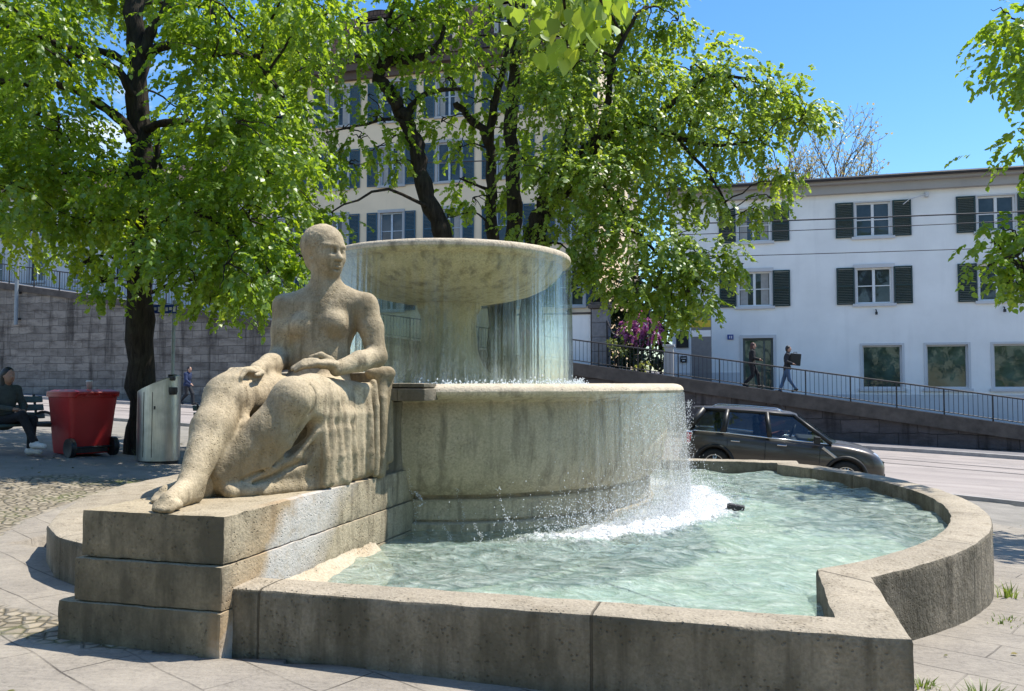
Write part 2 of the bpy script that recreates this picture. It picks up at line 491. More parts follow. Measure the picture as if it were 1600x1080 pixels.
def ground():
    xs = np.concatenate([np.linspace(-90, -12, 40)[:-1], np.linspace(-12, -9, 16)[:-1], np.arange(-9, 9, .07), np.linspace(9, 12, 16)[1:], np.linspace(12, 90, 40)[1:]])
    ys = np.concatenate([np.linspace(-30, 0, 12)[:-1], np.arange(0, 16, .07), np.linspace(16, 30, 40)[1:], np.linspace(30, 400, 30)[1:]])
    X, Y = np.meshgrid(xs, ys)
    Z = terr(X, Y)
    u, v = fountain_r(X, Y)
    r = np.hypot(u, v)
    Z = np.where((np.abs(u-.3) < 3.2) & (np.abs(v) < 3.0) | (r < 3.0) | ((u > 0) & (r < 4.9)), Z-.6, Z)          # the pit under the pool
    Bw = (X-10.25)*VX+(Y-31.5)*VY
    Z = np.where((Bw > -13.9) & (Bw < .6), Z-.25, Z)                                # dips under the road sheet
    Z = np.where(Bw >= .6, Z-1.5, Z)
    V = np.stack([X, Y, Z], -1).reshape(-1, 3)
    ny, nx = X.shape
    I = np.arange(nx*ny).reshape(ny, nx)
    F = np.stack([I[:-1, :-1], I[:-1, 1:], I[1:, 1:], I[1:, :-1]], -1).reshape(-1, 4)
    sm = lambda a, lo, hi: np.clip((a-lo)/(hi-lo), 0, 1)
    # slabs: a broad apron in front and on the right, a narrow band on the left
    dl = np.hypot(np.maximum(np.abs(u+.4)-1.9, 0)*1.0, np.maximum(-(v+1.2)-2.2, 0))
    right = sm(u, .2, .3)*sm(-v, 2.3, 2.4) + sm(u, 4.2, 4.3)*sm(9.4-r, 0, .1)
    lob = np.array([(-3.62, .2), (-3.5, -1.03), (-3.17, -1.96), (-2.62, -2.86), (-2.17, -3.44), (-1.75, -3.79), (-1.32, -3.99), (-.35, -4.15)])
    dist = np.full(u.shape, 9.)
    for a, b in zip(lob[:-1], lob[1:]):
        e = b-a; q = np.clip(((u-a[0])*e[0]+(v-a[1])*e[1])/(e@e), 0, 1); dist = np.minimum(dist, np.hypot(u-a[0]-q*e[0], v-a[1]-q*e[1]))
    band = sm(.56-dist, 0, .05)
    front = sm(-v-4.97+.05*np.sin(u*3), 0, .05)
    slab = np.clip(np.maximum(np.maximum(right, band), front), 0, 1)
    cob = (1-slab)*sm(11.2+.25*np.sin(X*2.1)+.2*np.sin(X*5)-Y, 0, .3)
    o = mesh_np('ground', V, F, M['ground'], attr={'slab': slab.ravel(), 'cobble': cob.ravel()}, smooth=True)
    tag(o, kind='structure')
ground()

def strip(name, sa, sb, ba, bb, mat, dz, n=80, m=6, zf=None):
    """a sheet laid along the street: s from sa to sb, distance from the wall foot ba..bb (negative is towards the fountain)."""
    S, B = np.meshgrid(np.linspace(sa, sb, n), np.linspace(ba, bb, m))
    X = 10.25+S*UX+B*VX; Y = 31.5+S*UY+B*VY
    Z = (terr(X, Y) if zf is None else zf(S, B))+dz
    I = np.arange(n*m).reshape(m, n)
    F = np.stack([I[:-1, :-1], I[:-1, 1:], I[1:, 1:], I[1:, :-1]], -1).reshape(-1, 4)
    o = mesh_np(name, np.stack([X, Y, Z], -1).reshape(-1, 3), F, mat, smooth=True)
    return tag(o, kind='structure')
strip('road', -75, 60, -13.9, -2.35, M['road'], .03, 160, 30)

def kerb(name, b0, b1, h, mat, sa=-75, sb=60):
    S = np.linspace(sa, sb, 120); vs = []; fs = []
    for i, s in enumerate(S):
        for b, dz in ((b0, -.1), (b0, h), (b1, h), (b1, -.1)):
            x, y = wall_pt(s, b); vs.append((x, y, float(terr(x, y))+dz))
    for i in range(len(S)-1):
        for k in range(4):
            fs.append((i*4+k, i*4+(k+1) % 4, i*4+4+(k+1) % 4, i*4+4+k))
    return tag(mesh_obj(name, vs, fs, mat), kind='structure')
kerb('kerb', -2.35, -2.15, .15, M['kerb'])
strip('pavement', -75, 60, -2.15, .2, M['sidewalk'], .14, 120, 6)
kerb('kerb', -14.05, -13.9, .08, M['kerb'])
# tram rails let into the road
rail_m = plain('rail_steel', (.09, .08, .075), .5, .6)
for b in (-5.6, -7.05): strip('road_rail', -75, 60, b-.05, b+.05, rail_m, .036, 160, 2)
# upper terrace behind the wall
strip('upper_street', -75, 60, .25, 9.5, M['sidewalk'], -.004, 120, 8, lambda S, B: np.maximum(ramp_z(S), -2.8))
strip('upper_terrace', -75, 60, 9.5, 120, M['sidewalk'], -.012, 120, 12, lambda S, B: np.maximum(ramp_z(S), -2.8)+0*B)
# ------------------------------------------------------------------ the fountain (local axes: u across, v away, z up)
def jit(V, a, sc):
    out = []
    for x, y, z in V:
        n = mnoise.noise_vector(Vector((x*sc, y*sc, z*sc)))
        m = mnoise.noise_vector(Vector((x*sc*4+9, y*sc*4, z*sc*4)))
        out.append((x+a*(n.x+.5*m.x), y+a*(n.y+.5*m.y), z+a*(n.z+.5*m.z)*.7))
    return out

fountain = empty('fountain', (FC[0], FC[1], 0), PHI, 'tiered stone fountain with round upper bowl, drum basin and low pool wall around turquoise water', 'fountain')

def seg_pts(a, b, step=.07):
    n = max(1, int(math.dist(a, b)/step)); return [(a[0]+(b[0]-a[0])*i/n, a[1]+(b[1]-a[1])*i/n) for i in range(n)]

def basin_wall():
    T = .36; RO, RI = 5.33, 5.02
    ao = math.atan2(-3.567, 3.96); ai = math.atan2(-3.441, 3.655)
    arcO = [(RO*math.cos(a), RO*math.sin(a)) for a in np.linspace(ao, -ao, 118)]
    arcI = [(RI*math.cos(a), RI*math.sin(a)) for a in np.linspace(ai, -ai, 118)]
    O = []; I = []
    def leg(o0, o1, i0, i1):
        n = max(2, int(math.dist(o0, o1)/.07))
        for k in range(n):
            t = k/n
            O.append((o0[0]+(o1[0]-o0[0])*t, o0[1]+(o1[1]-o0[1])*t)); I.append((i0[0]+(i1[0]-i0[0])*t, i0[1]+(i1[1]-i0[1])*t))
    leg((.47, -4.83), (3.96, -4.83), (.47, -4.55), (3.655, -4.55))
    leg((3.96, -4.83), arcO[0], (3.655, -4.55), arcI[0])
    O.extend(arcO[:-1]); I.extend(arcI[:-1])
    leg(arcO[-1], (3.96, 3.98), arcI[-1], (3.655, 3.66))
    leg((3.96, 3.98), (-3.7, 3.98), (3.655, 3.66), (-3.3, 3.66))
    leg((-3.7, 3.98), (-3.62, .2), (-3.3, 3.66), (-2.9, .2))
    ctl = [(-3.62, .2), (-3.5, -1.03), (-3.17, -1.96), (-2.62, -2.86), (-2.17, -3.44), (-1.75, -3.79), (-1.32, -3.99), (-.35, -4.15)]
    cin = [(-2.9, .2), (-2.8, -.8), (-2.5, -1.6), (-2.05, -2.3), (-1.7, -2.75), (-1.35, -3.0), (-1.05, -3.15), (-.35, -3.2)]
    for k in range(len(ctl)-1): leg(ctl[k], ctl[k+1], cin[k], cin[k+1])
    O.append(ctl[-1]); I.append(cin[-1])
    vs = []; fs = []
    prof = []                                                     # (t across 0 outer..1 inner, inset metres, z)
    zs_out = [-.75, -.45, -.3, -.15, 0, .12, .22, .30, T-.025]
    rows = [('o', 0, z) for z in zs_out]+[('o', .008, T-.008), ('o', .03, T)]+[('m', f, T) for f in (.33, .66)]+[('i', .03, T), ('i', .008, T-.008), ('i', 0, T-.03), ('i', 0, .2), ('i', 0, 0), ('i', 0, -.5)]
    for (ox, oy), (ix, iy) in zip(O, I):
        dx, dy = ix-ox, iy-oy; L = math.hypot(dx, dy)
        for kind, q, z in rows:
            if kind == 'o': t = q/L
            elif kind == 'm': t = q
            else: t = 1-q/L
            vs.append((ox+dx*t, oy+dy*t, z))
    k = len(rows)
    for i in range(len(O)-1):
        for j in range(k-1):
            fs.append((i*k+j, (i+1)*k+j, (i+1)*k+j+1, i*k+j+1))
    fs.append(tuple(range(k))); fs.append(tuple((len(O)-1)*k+j for j in range(k-1, -1, -1)))
    vs = [(x, y, z) if z < -.6 else p for (x, y, z), p in zip(vs, jit(vs, .008, 5.))]
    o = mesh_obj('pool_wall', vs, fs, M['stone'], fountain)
    shade_auto(o, 38)
basin_wall()

def rough_block(mb, lo, hi, step=.055, r=.02, a=.007, sc=7., keep=None):
    """rounded block with worn, slightly uneven faces."""
    n = [max(2, int((h-l)/step)) for l, h in zip(lo, hi)]
    idx = {}; V = []; F = []
    def vid(i, j, k):
        if (i, j, k) not in idx:
            p = [lo[c]+(hi[c]-lo[c])*q/n[c] for c, q in enumerate((i, j, k))]
            q = [min(max(p[c], lo[c]+r), hi[c]-r) for c in range(3)]
            d = Vector(p)-Vector(q)
            if d.length > 1e-7: p = list(Vector(q)+d.normalized()*r)
            idx[(i, j, k)] = len(V); V.append(tuple(p))
        return idx[(i, j, k)]
    for ax in range(3):
        b, c = (ax+1) % 3, (ax+2) % 3
        for side in (0, n[ax]):
            for p in range(n[b]):
                for q in range(n[c]):
                    def at(pp, qq):
                        t = [0, 0, 0]; t[ax] = side; t[b] = pp; t[c] = qq; return vid(*t)
                    f = (at(p, q), at(p+1, q), at(p+1, q+1), at(p, q+1))
                    F.append(f if side else f[::-1])
    mb.add(jit(V, a, sc), F)

pd = MB()
rough_block(pd, (-.60, -4.945, -.55), (.490, -1.2, .243), .045, .014, .006, 11.)
rough_block(pd, (-.50, -4.93, .246), (.486, -1.2, .489), .045, .012, .006, 11.)
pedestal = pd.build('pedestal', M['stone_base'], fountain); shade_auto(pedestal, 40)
pt = MB()
rough_block(pt, (-.475, -4.905, .493), (.478, -1.3, .762), .04, .012, .007, 12.)
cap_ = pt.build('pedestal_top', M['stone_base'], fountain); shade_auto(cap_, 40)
pb = MB()                                                          # buttress behind the seat that carries the drum
rough_block(pb, (-.44, -2.70, .755), (.452, -1.5, 1.345), .08, .02, .006)
rough_block(pb, (-.47, -2.87, 1.30), (.485, -2.60, 1.585), .06, .03, .008)
rough_block(pb, (-.80, -2.74, 1.350), (.80, -2.42, 1.455), .06, .020, .003)
rough_block(pb, (-.785, -2.72, 1.460), (.785, -2.44, 1.495), .06, .010, .002)
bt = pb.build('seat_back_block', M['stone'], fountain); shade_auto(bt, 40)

def lathe_obj(name, prof, mat, n=160, a=.004, sub=2, ang=32, smooth_all=False):
    pr = []
    for i in range(len(prof)-1):
        (r0, z0), (r1, z1) = prof[i], prof[i+1]
        k = max(1, int(math.hypot(r1-r0, z1-z0)/.09)) if sub else 1
        for t in range(k): pr.append((r0+(r1-r0)*t/k, z0+(z1-z0)*t/k))
    pr.append(prof[-1])
    b = MB(); b.lathe(pr, n)
    b.v = jit(b.v, a, 4.)
    o = b.build(name, mat, fountain)
    return shade_auto(o, ang)
lip = [(2.50+.115*math.cos(t), 1.425+.065*math.sin(t)) for t in np.linspace(-PI/2, PI/2, 9)]
lathe_obj('middle_basin', [(2.29, -.5), (2.29, .285), (2.275, .295), (2.225, .298), (2.225, .318), (2.255, .322), (2.255, .475), (2.24, .49), (2.18, .495), (2.18, .52), (2.27, .535), (2.34, .60), (2.39, .72), (2.425, .88), (2.44, 1.02), (2.44, 1.16), (2.425, 1.27), (2.40, 1.33), (2.43, 1.352)]+lip+[(2.38, 1.49), (2.30, 1.46), (2.26, 1.40), (2.2, 1.1), (0, 1.1)], M['stone_bowl'], 190, .004)
rim = [(1.345+.045*math.cos(t), 2.865+.055*math.sin(t)) for t in np.linspace(-PI/2, PI/2, 9)]
lathe_obj('bowl_stem', [(.62, 1.0), (.60, 1.52), (.50, 1.58), (.40, 1.68), (.335, 1.85), (.31, 2.05), (.315, 2.25), (.36, 2.33), (.36, 2.39), (.30, 2.43)], M['stone_bowl'], 72, .003)
lathe_obj('upper_bowl', [(.28, 2.385), (.5, 2.405), (.75, 2.45), (.95, 2.50), (1.12, 2.58), (1.23, 2.67), (1.29, 2.75), (1.30, 2.795)]+rim+[(1.25, 2.915), (1.21, 2.88), (1.15, 2.82), (.9, 2.68), (0, 2.6)], M['stone_bowl'], 170, .003)

# pool floor, painted pale turquoise
fm = plain('pool_paint', (.58, .66, .54), .7, var=.2, scale=1.5)
pf = MB(); pf.lathe([(0, -.16), (5.2, -.16)], 40, (0, 0, 0), -.75, .75); pf.box2((0, -4.7, -.5), (3.8, 3.9, -.17)); pf.box2((-3.2, -2.2, -.5), (0, 3.8, -.17)); pf.box2((-1.6, -3.3, -.5), (0, -2.2, -.17))
pf.build('pool_floor', fm, fountain)
# sloping mortar fillet along the pedestal foot
fl = MB()
prof = [(.47, .30), (.51, .25), (.57, .215), (.66, .15), (.78, .05)]
vv = np.linspace(-4.6, -2.95, 40); V = []; F = []
for i, v_ in enumerate(vv):
    k = 1.0-.45*max(0, (v_+3.5)/.6)
    for x, z in prof: V.append((.47+(x-.47)*k, v_, z-.0*i))
for i in range(len(vv)-1):
    for j in range(len(prof)-1): F.append((i*5+j, i*5+j+1, (i+1)*5+j+1, (i+1)*5+j))
fl.add(jit(V, .012, 6), F)
orange = stone('iron_stained_mortar', (.50, .42, .31), (.44, .36, .25), (.40, .28, .17))
shade_auto(fl.build('mortar_fillet', orange, fountain), 60)

# ------------------------------------------------------------------ water
WZ = .215
def water_mat():
    t = NT('pool_water'); p = t.obj()
    foam = t.n('Attribute', attribute_name='foam').outputs['Fac']
    pw = t.mapv(p, (1, 1.5, 1), rot=(0, 0, R(28)))
    wv = t.n('TexNoise', {'Vector': pw, 'Scale': 5.5, 'Detail': 6, 'Roughness': .62, 'Distortion': 1.3}).outputs[0]
    w2 = t.noise(p, 15, 4, .6, .5)
    milk = t.mix(t.mr(t.math('ADD', t.math('MULTIPLY', wv, .6), t.math('MULTIPLY', w2, .4)), .38, .64), (.31, .45, .36), (.82, .89, .77))
    milk = t.mix(t.mr(t.noise(p, 1.0, 4), .4, .66, 0, .35), milk, (.40, .60, .62))
    fz = t.math('ADD', foam, t.math('MULTIPLY', t.math('SUBTRACT', t.noise(p, 21, 6, .75), .5), 1.1))
    fo = t.math('MULTIPLY', t.mr(fz, .42, .74), t.mr(foam, .04, .16))
    milk = t.mix(fo, milk, (.92, .94, .95))
    h = t.math('ADD', t.math('MULTIPLY', wv, 1.), t.math('MULTIPLY', w2, .28))
    nm = t.bump(h, 1., .11)
    dif = t.n('BsdfDiffuse', {'Color': milk, 'Normal': nm}).outputs[0]
    tr = t.n('BsdfTransparent', {'Color': (.90, .97, .92)}).outputs[0]
    body = t.n('MixShader', {0: t.math('MAXIMUM', t.mr(wv, .3, .7, .30, .62), fo), 1: tr, 2: dif}).outputs[0]
    gl = t.n('BsdfGlossy', {'Color': (1, 1, 1), 'Roughness': .04, 'Normal': nm}).outputs[0]
    fr = t.n('Fresnel', {'IOR': 1.33, 'Normal': nm}).outputs[0]
    f2 = t.math('MULTIPLY', t.math('MINIMUM', fr, .5), t.math('SUBTRACT', 1., t.math('MULTIPLY', fo, .8)))
    return t.done(t.n('MixShader', {0: f2, 1: body, 2: gl}).outputs[0])

def pool_water():
    st = .032
    xs = np.arange(-3.4, 5.1, st); ys = np.arange(-4.62, 3.8, st)
    X, Y = np.meshgrid(xs, ys)
    r = np.hypot(X, Y)
    inside = ((np.abs(X) < 3.75) & (Y > -4.62) & (Y < 3.75) & (X > 0)) | ((r < 5.1) & (X > 0)) | ((X <= 0) & (X > -3.1) & (r < 3.75))
    inside &= r > 1.95
    ang = np.arctan2(Y, X)
    fall = np.interp(ang, [-PI, -1.5, -1.15, -.75, -.3, .6, 1.5, PI], [.2, .12, .22, .7, 1, 1, .5, .2])
    d = np.abs(r-2.66)
    wdt = .12+.27*fall
    foam = np.clip(1.25*fall*np.exp(-(d/wdt)**2)+.30*fall*np.exp(-((r-3.05)/.35)**2), 0, 1)
    foam += .30*np.exp(-(((X-1.35)/.42)**2+((Y+2.75)/.16)**2)) + .32*np.exp(-(((X-2.3)/.6)**2+((Y+2.35)/.18)**2))
    Z = np.zeros_like(X); g = np.random.default_rng(5)
    for k in range(34):
        a = g.uniform(-PI, PI); L = g.uniform(.16, .8); ph = g.uniform(0, 6.28)
        Z += .0052*L*np.sin((X*math.cos(a)+Y*math.sin(a))*2*PI/L+ph+1.2*np.sin(X*1.7+k)+1.1*np.sin(Y*1.9+2*k))
    Z += .013*np.exp(-np.maximum(r-2.66, 0)/.9)*np.sin(r*17+1.5*np.sin(ang*7))*(.3+fall)
    Z += foam*.05*(g.random(X.shape)-.25)
    ids = np.full(X.shape, -1); 
    q = inside[:-1, :-1] & inside[1:, :-1] & inside[:-1, 1:] & inside[1:, 1:]
    I = np.arange(X.size).reshape(X.shape)
    F = np.stack([I[:-1, :-1], I[:-1, 1:], I[1:, 1:], I[1:, :-1]], -1)[q]
    used = np.unique(F); mp_ = np.full(X.size, -1); mp_[used] = np.arange(len(used))
    V = np.stack([X, Y, Z], -1).reshape(-1, 3)[used]
    o = mesh_np('water', V, mp_[F], water_mat(), smooth=True, attr={'foam': foam.ravel()[used]})
    o.location = (FC[0], FC[1], WZ); o.rotation_euler = (0, 0, PHI)
    tag(o, kind='structure')
pool_water()
mw = MB(); mw.lathe([(0, 0), (2.27, 0)], 96)
o = mw.build('water', plain('basin_water', (.46, .50, .44), .08, var=.25, bump=.4, bscale=12), None)
o.location = (FC[0], FC[1], 1.452); tag(o, kind='structure')
uw = MB(); uw.lathe([(0, 0), (1.25, 0)], 72)
o = uw.build('water', o.data.materials[0], None)
o.location = (FC[0], FC[1], 2.897); tag(o, kind='structure')

def curtain_mat(name, base, wlo, whi, sheen, refr=.15, bd=.02):
    t = NT(name); p = t.obj()
    dens = t.n('Attribute', attribute_name='dens').outputs['Fac']
    uu = t.n('Attribute', attribute_name='su').outputs['Fac']; zz = t.sep(p)[2]
    cv = t.n('CombineXYZ', {0: t.math('MULTIPLY', uu, 1.), 1: t.math('MULTIPLY', zz, .05), 2: 0.}).outputs[0]
    n1 = t.noise(cv, 15, 3, .6); n2 = t.noise(t.n('CombineXYZ', {0: uu, 1: t.math('MULTIPLY', zz, .5), 2: .3}).outputs[0], 9, 5, .7)
    dr = t.noise(t.n('CombineXYZ', {0: uu, 1: t.math('MULTIPLY', zz, .35), 2: .7}).outputs[0], 60, 3, .6)
    st = t.math('ADD', t.math('MULTIPLY', n1, .55), t.math('ADD', t.math('MULTIPLY', n2, .3), t.math('MULTIPLY', dr, .3)))
    wf = t.math('MULTIPLY', t.mr(st, .50, .74, wlo, whi), dens, clamp=True)
    nm = t.bump(st, 1., bd)
    refr = t.math('MULTIPLY', t.mr(zz, 2.55, 2.0), refr) if refr > .3 else refr
    white = t.n('MixShader', {0: .5, 1: t.n('BsdfDiffuse', {'Color': (.85, .88, .9), 'Normal': nm}).outputs[0], 2: t.n('BsdfTranslucent', {'Color': (.85, .88, .9)}).outputs[0]}).outputs[0]
    tr = t.n('MixShader', {0: refr, 1: t.n('BsdfTransparent', {'Color': base}).outputs[0], 2: t.n('BsdfRefraction', {'Color': base, 'IOR': 1.22, 'Roughness': .0, 'Normal': nm}).outputs[0]}).outputs[0]
    gl = t.n('BsdfGlossy', {'Color': (.95, .97, 1), 'Roughness': .08, 'Normal': nm}).outputs[0]
    a = t.n('MixShader', {0: wf, 1: tr, 2: white}).outputs[0]
    lw = t.n('Fresnel', {'IOR': 1.33, 'Normal': nm}).outputs[0]
    g = t.math('MULTIPLY', t.math('ADD', t.math('MINIMUM', lw, .55), t.math('MULTIPLY', t.mr(st, .5, .72), .10)), sheen)
    return t.done(t.n('MixShader', {0: t.math('MULTIPLY', g, t.mr(dens, .0, .06 if bd < .01 else .4)), 1: a, 2: gl}).outputs[0])

def curtain(name, r0, z1, z0, a0, a1, densf, mat, label, spread=.03, n=520, m=26, ripa=.004):
    A, T = np.meshgrid(np.linspace(a0, a1, n), np.linspace(0, 1, m))
    rip = ripa*np.sin(A*95+2*np.sin(A*17))+ripa*.7*np.sin(A*210+T*3+np.sin(A*31)*2)
    Rr = r0+spread*T+rip*(.25+T)
    V = np.stack([Rr*np.cos(A), Rr*np.sin(A), z1+(z0-z1)*T**1.25], -1).reshape(-1, 3)
    I = np.arange(n*m).reshape(m, n)
    F = np.stack([I[:-1, :-1], I[:-1, 1:], I[1:, 1:], I[1:, :-1]], -1).reshape(-1, 4)
    o = mesh_np(name, V, F, mat, smooth=True, attr={'dens': densf(A, T).ravel(), 'su': (A*r0).ravel()})
    o.location = (FC[0], FC[1], 0); o.rotation_euler = (0, 0, PHI)
    tag(o, label, 'falling water', kind='stuff')
    return o
curtain('water_curtain', 1.392, 2.85, 1.47, -PI, PI, lambda A, T: .015+.04*T+.95*T**9+.0*A, curtain_mat('bowl_curtain', (.80, .83, .71), .0, .85, .75, .38, .005),
        'thin sheet of water falling from the upper bowl into the drum basin', .02, 900, 26, .0012)
def dfm(A, T):
    return np.interp(A, [-PI, -1.35, -1.1, -.8, -.45, -.1, .5, PI], [.02, .02, .03, .12, .55, 1., 1., .2])*(.45+.8*T)
curtain('water_curtain', 2.618, 1.40, .2, -1.36, PI+1.2, dfm, curtain_mat('drum_curtain', (.95, .95, .91), .0, .8, .6),
        'broken sheet of water falling from the drum basin into the pool, whitest on the right', .05, 1000)

# spray: droplets thrown up where the water lands
def spray():
    g = np.random.default_rng(3); P = []; S = []
    n = 15000
    a = g.choice([0, 1], n, p=[.25, .75])
    ang = np.where(a == 1, g.normal(-.30, .30, n), g.uniform(-.95, .9, n))
    rad = 2.68+np.abs(g.normal(0, .22, n))*g.choice([1, -.12], n)
    hh = np.abs(g.normal(0, .19, n))*np.exp(-np.abs(rad-2.68)*.9)
    fl = (g.random(n) < .22) & (ang > -.62)
    hh = np.where(fl, g.random(n)*1.1, hh); rad = np.where(fl, 2.655+np.abs(g.normal(0, .03, n)), rad)
    s = np.where(fl, g.uniform(.0015, .0045, n), g.uniform(.0012, .0055, n))
    P.append(np.stack([rad*np.cos(ang), rad*np.sin(ang), WZ+hh], -1)); S.append(s)
    n = 900; ang = g.uniform(-1.4, .9, n); rad = 1.41+np.abs(g.normal(0, .09, n))       # at the foot of the upper curtain
    P.append(np.stack([rad*np.cos(ang), rad*np.sin(ang), 1.46+np.abs(g.normal(0, .035, n))], -1)); S.append(g.uniform(.004, .011, n))
    for (u, v, h0, h1) in [(.95, -2.3, .25, .62), (1.35, -2.42, .25, .66), (1.42, -2.40, .3, .42), (.62, -2.55, .2, .8), (.9, -2.5, .2, .35), (1.7, -2.25, .2, .34), (1.15, -2.45, .2, .36), (2.0, -2.0, .2, .4), (.7, -2.6, .5, .62)]:
        k = 70; t = g.random(k)
        P.append(np.stack([u+.03*np.sin(t*5)+g.normal(0, .008, k), v+g.normal(0, .01, k), h0+(h1-h0)*t], -1)); S.append(g.uniform(.0015, .0042, k))
    P = np.concatenate(P); S = np.concatenate(S)
    ov = np.array([(1, 0, 0), (-1, 0, 0), (0, 1, 0), (0, -1, 0), (0, 0, 1.3), (0, 0, -1.3)], np.float32)
    of = np.array([(0, 2, 4), (2, 1, 4), (1, 3, 4), (3, 0, 4), (2, 0, 5), (1, 2, 5), (3, 1, 5), (0, 3, 5)])
    V = (P[:, None, :]+ov[None]*S[:, None, None]).reshape(-1, 3)
    F = (np.arange(len(P))[:, None, None]*6+of[None]).reshape(-1, 3)
    t = NT('spray_white'); d = t.n('BsdfDiffuse', {'Color': (.9, .92, .94)}).outputs[0]; q = t.n('BsdfTranslucent', {'Color': (.9, .92, .94)}).outputs[0]
    m = t.done(t.n('MixShader', {0: .5, 1: d, 2: q}).outputs[0])
    o = mesh_np('spray', V, F, m)
    o.location = (FC[0], FC[1], 0); o.rotation_euler = (0, 0, PHI)
    tag(o, 'white spray and droplets thrown up where the falling water lands', 'spray', kind='stuff')
spray()

nz = empty('water_nozzle', (*fuv(3.14, -.31), WZ-.2), PHI, 'small dark metal spout breaking the water on the right of the pool', 'nozzle')
b = MB(); b.tube([(0, 0, .15), (0, 0, .24)], .035, 12); b.build('pipe', M['iron'], nz)
b = MB(); b.box((0, 0, .255), (.17, .10, .045), Matrix.Rotation(R(8), 3, 'Y')); b.build('cap', M['iron'], nz, bevel=.008)
# dark filter grating under the surface to its right
# ------------------------------------------------------------------ the seated statue (built in fountain axes, then moved to its base)
SB = Vector((0, -3.8, .765))
statue = empty('statue', (*fuv(0, -3.8), .765), PHI, 'seated stone figure of a woman with draped legs on the fountain pedestal, head turned', 'statue')

def statue_body():
    S = SDF((-.45, -5.02, .72), (.68, -2.80, 2.76), .0095)
    # trunk
    S.ell((.07, -3.16, 1.42), (.29, .24, .20), Matrix.Rotation(R(18), 3, 'Z'), .08)
    rt = Matrix.Rotation(R(20), 3, 'Z')
    S.ell((.085, -3.12, 1.68), (.225, .17, .28), rt, .10)
    S.ell((.10, -3.07, 1.98), (.255, .165, .22), rt, .12)
    S.ell((.10, -3.05, 2.10), (.27, .13, .10), rt, .08)
    for p in ((-.035, -3.225, 1.93), (.235, -3.165, 1.95)): S.ell(p, (.088, .082, .092), rt, .06)
    # shoulders, neck
    S.cap((.09, -3.04, 2.235), (-.175, -3.15, 2.095), .085, .088, .07); S.cap((.10, -3.04, 2.235), (.375, -2.98, 2.105), .085, .088, .07)
    S.cap((.09, -3.03, 2.12), (-.175, -3.16, 2.04), .12, .08, .06); S.cap((.10, -3.03, 2.12), (.375, -2.98, 2.05), .12, .08, .06)
    S.cap((.09, -3.05, 2.12), (.085, -3.075, 2.38), .135, .100, .06)
    # arms
    sR, eR, hR = (-.20, -3.19, 2.10), (-.195, -3.24, 1.69), (-.09, -3.72, 1.59)
    S.chain([sR, (-.185, -3.21, 1.9), eR], [.088, .087, .079], .05); S.chain([eR, (-.15, -3.45, 1.63), hR], [.086, .08, .056], .04)
    sL, eL, hL = (.40, -2.97, 2.11), (.515, -3.03, 1.70), (.38, -3.42, 1.60)
    S.chain([sL, (.45, -2.99, 1.92), eL], [.088, .088, .079], .05); S.chain([eL, (.47, -3.23, 1.66), hL], [.078, .076, .054], .03)
    # hands: palm, four fingers and a thumb each
    S.ell((-.075, -3.82, 1.578), (.064, .10, .036), Matrix.Rotation(R(-6), 3, 'Z'), .03)
    for i, (dx, ln) in enumerate(((-.051, .13), (-.018, .155), (.015, .145), (.046, .115))):
        a = (-.075+dx, -3.88, 1.585); m_ = (-.08+dx*1.15, -3.89-ln*.5, 1.585); e = (-.085+dx*1.25, -3.89-ln, 1.535)
        S.chain([a, m_, e], [.021, .019, .014], .006)
    S.chain([(-.02, -3.77, 1.57), (.012, -3.83, 1.565), (.02, -3.90, 1.55)], [.022, .02, .015], .015)
    S.ell((.325, -3.49, 1.632), (.066, .10, .036), Matrix.Rotation(R(-48), 3, 'Z'), .025)
    for i, (dz, ln) in enumerate(((.030, .15), (.010, .165), (-.012, .155), (-.034, .12))):
        a = (.275, -3.525-.012*i, 1.640+dz*.5); m_ = (.275-ln*.55, -3.555-.014*i, 1.636+dz*.6); e = (.275-ln*1.0, -3.565-.016*i, 1.600+dz*.5)
        S.chain([a, m_, e], [.022, .020, .014], .008)
    S.chain([(.35, -3.45, 1.665), (.29, -3.49, 1.70), (.22, -3.52, 1.685)], [.026, .023, .016], .015)
    # legs
    S.chain([(-.08, -3.2, 1.36), (-.12, -3.6, 1.40), (-.15, -4.0, 1.41)], [.17, .165, .135], .06)
    S.chain([(-.15, -4.0, 1.41), (-.11, -4.2, 1.20), (-.03, -4.5, .90)], [.130, .128, .082], .05)
    S.chain([(.24, -3.2, 1.36), (.275, -3.6, 1.385), (.30, -3.9, 1.395)], [.17, .16, .135], .06)
    S.chain([(.30, -3.9, 1.395), (.17, -4.0, 1.18), (-.12, -4.25, .87)], [.13, .125, .08], .05)
    # feet with toes
    def foot(an, toe, k=1.):
        an = Vector(an); toe = Vector(toe); d = (toe-an); d.z = 0; d.normalize(); sd = Vector((-d.y, d.x, 0))
        S.ell(tuple(an-d*.03+Vector((0, 0, -.07))), (.065, .065, .06), None, .04)
        S.cap(tuple(an+Vector((0, 0, -.01))), tuple(toe-d*.10+Vector((0, 0, .012))), .07, .052, .05)
        S.cap(tuple(an+Vector((0, 0, -.075))), tuple(toe-d*.10), .05, .045, .04)
        for j in range(5):
            o_ = sd*(.055-.027*j); L = (.075, .085, .078, .066, .05)[j]
            b0 = toe-d*.10+o_+Vector((0, 0, -.005)); S.chain([tuple(b0), tuple(b0+d*L*.6+Vector((0, 0, .006))), tuple(b0+d*L*1.25+Vector((0, 0, -.016)))], [.026, .021, .016] if j else [.03, .027, .021], .012)
    foot((-.02, -4.53, .885), (.055, -4.90, .80)); foot((-.13, -4.26, .875), (-.235, -4.60, .80))
    # head, faces +u
    hc = Vector((.095, -3.075, 2.505)); fy = R(-25)
    Rm = Matrix.Rotation(fy, 3, 'Z')                       # local x = forward, y = her left, z up
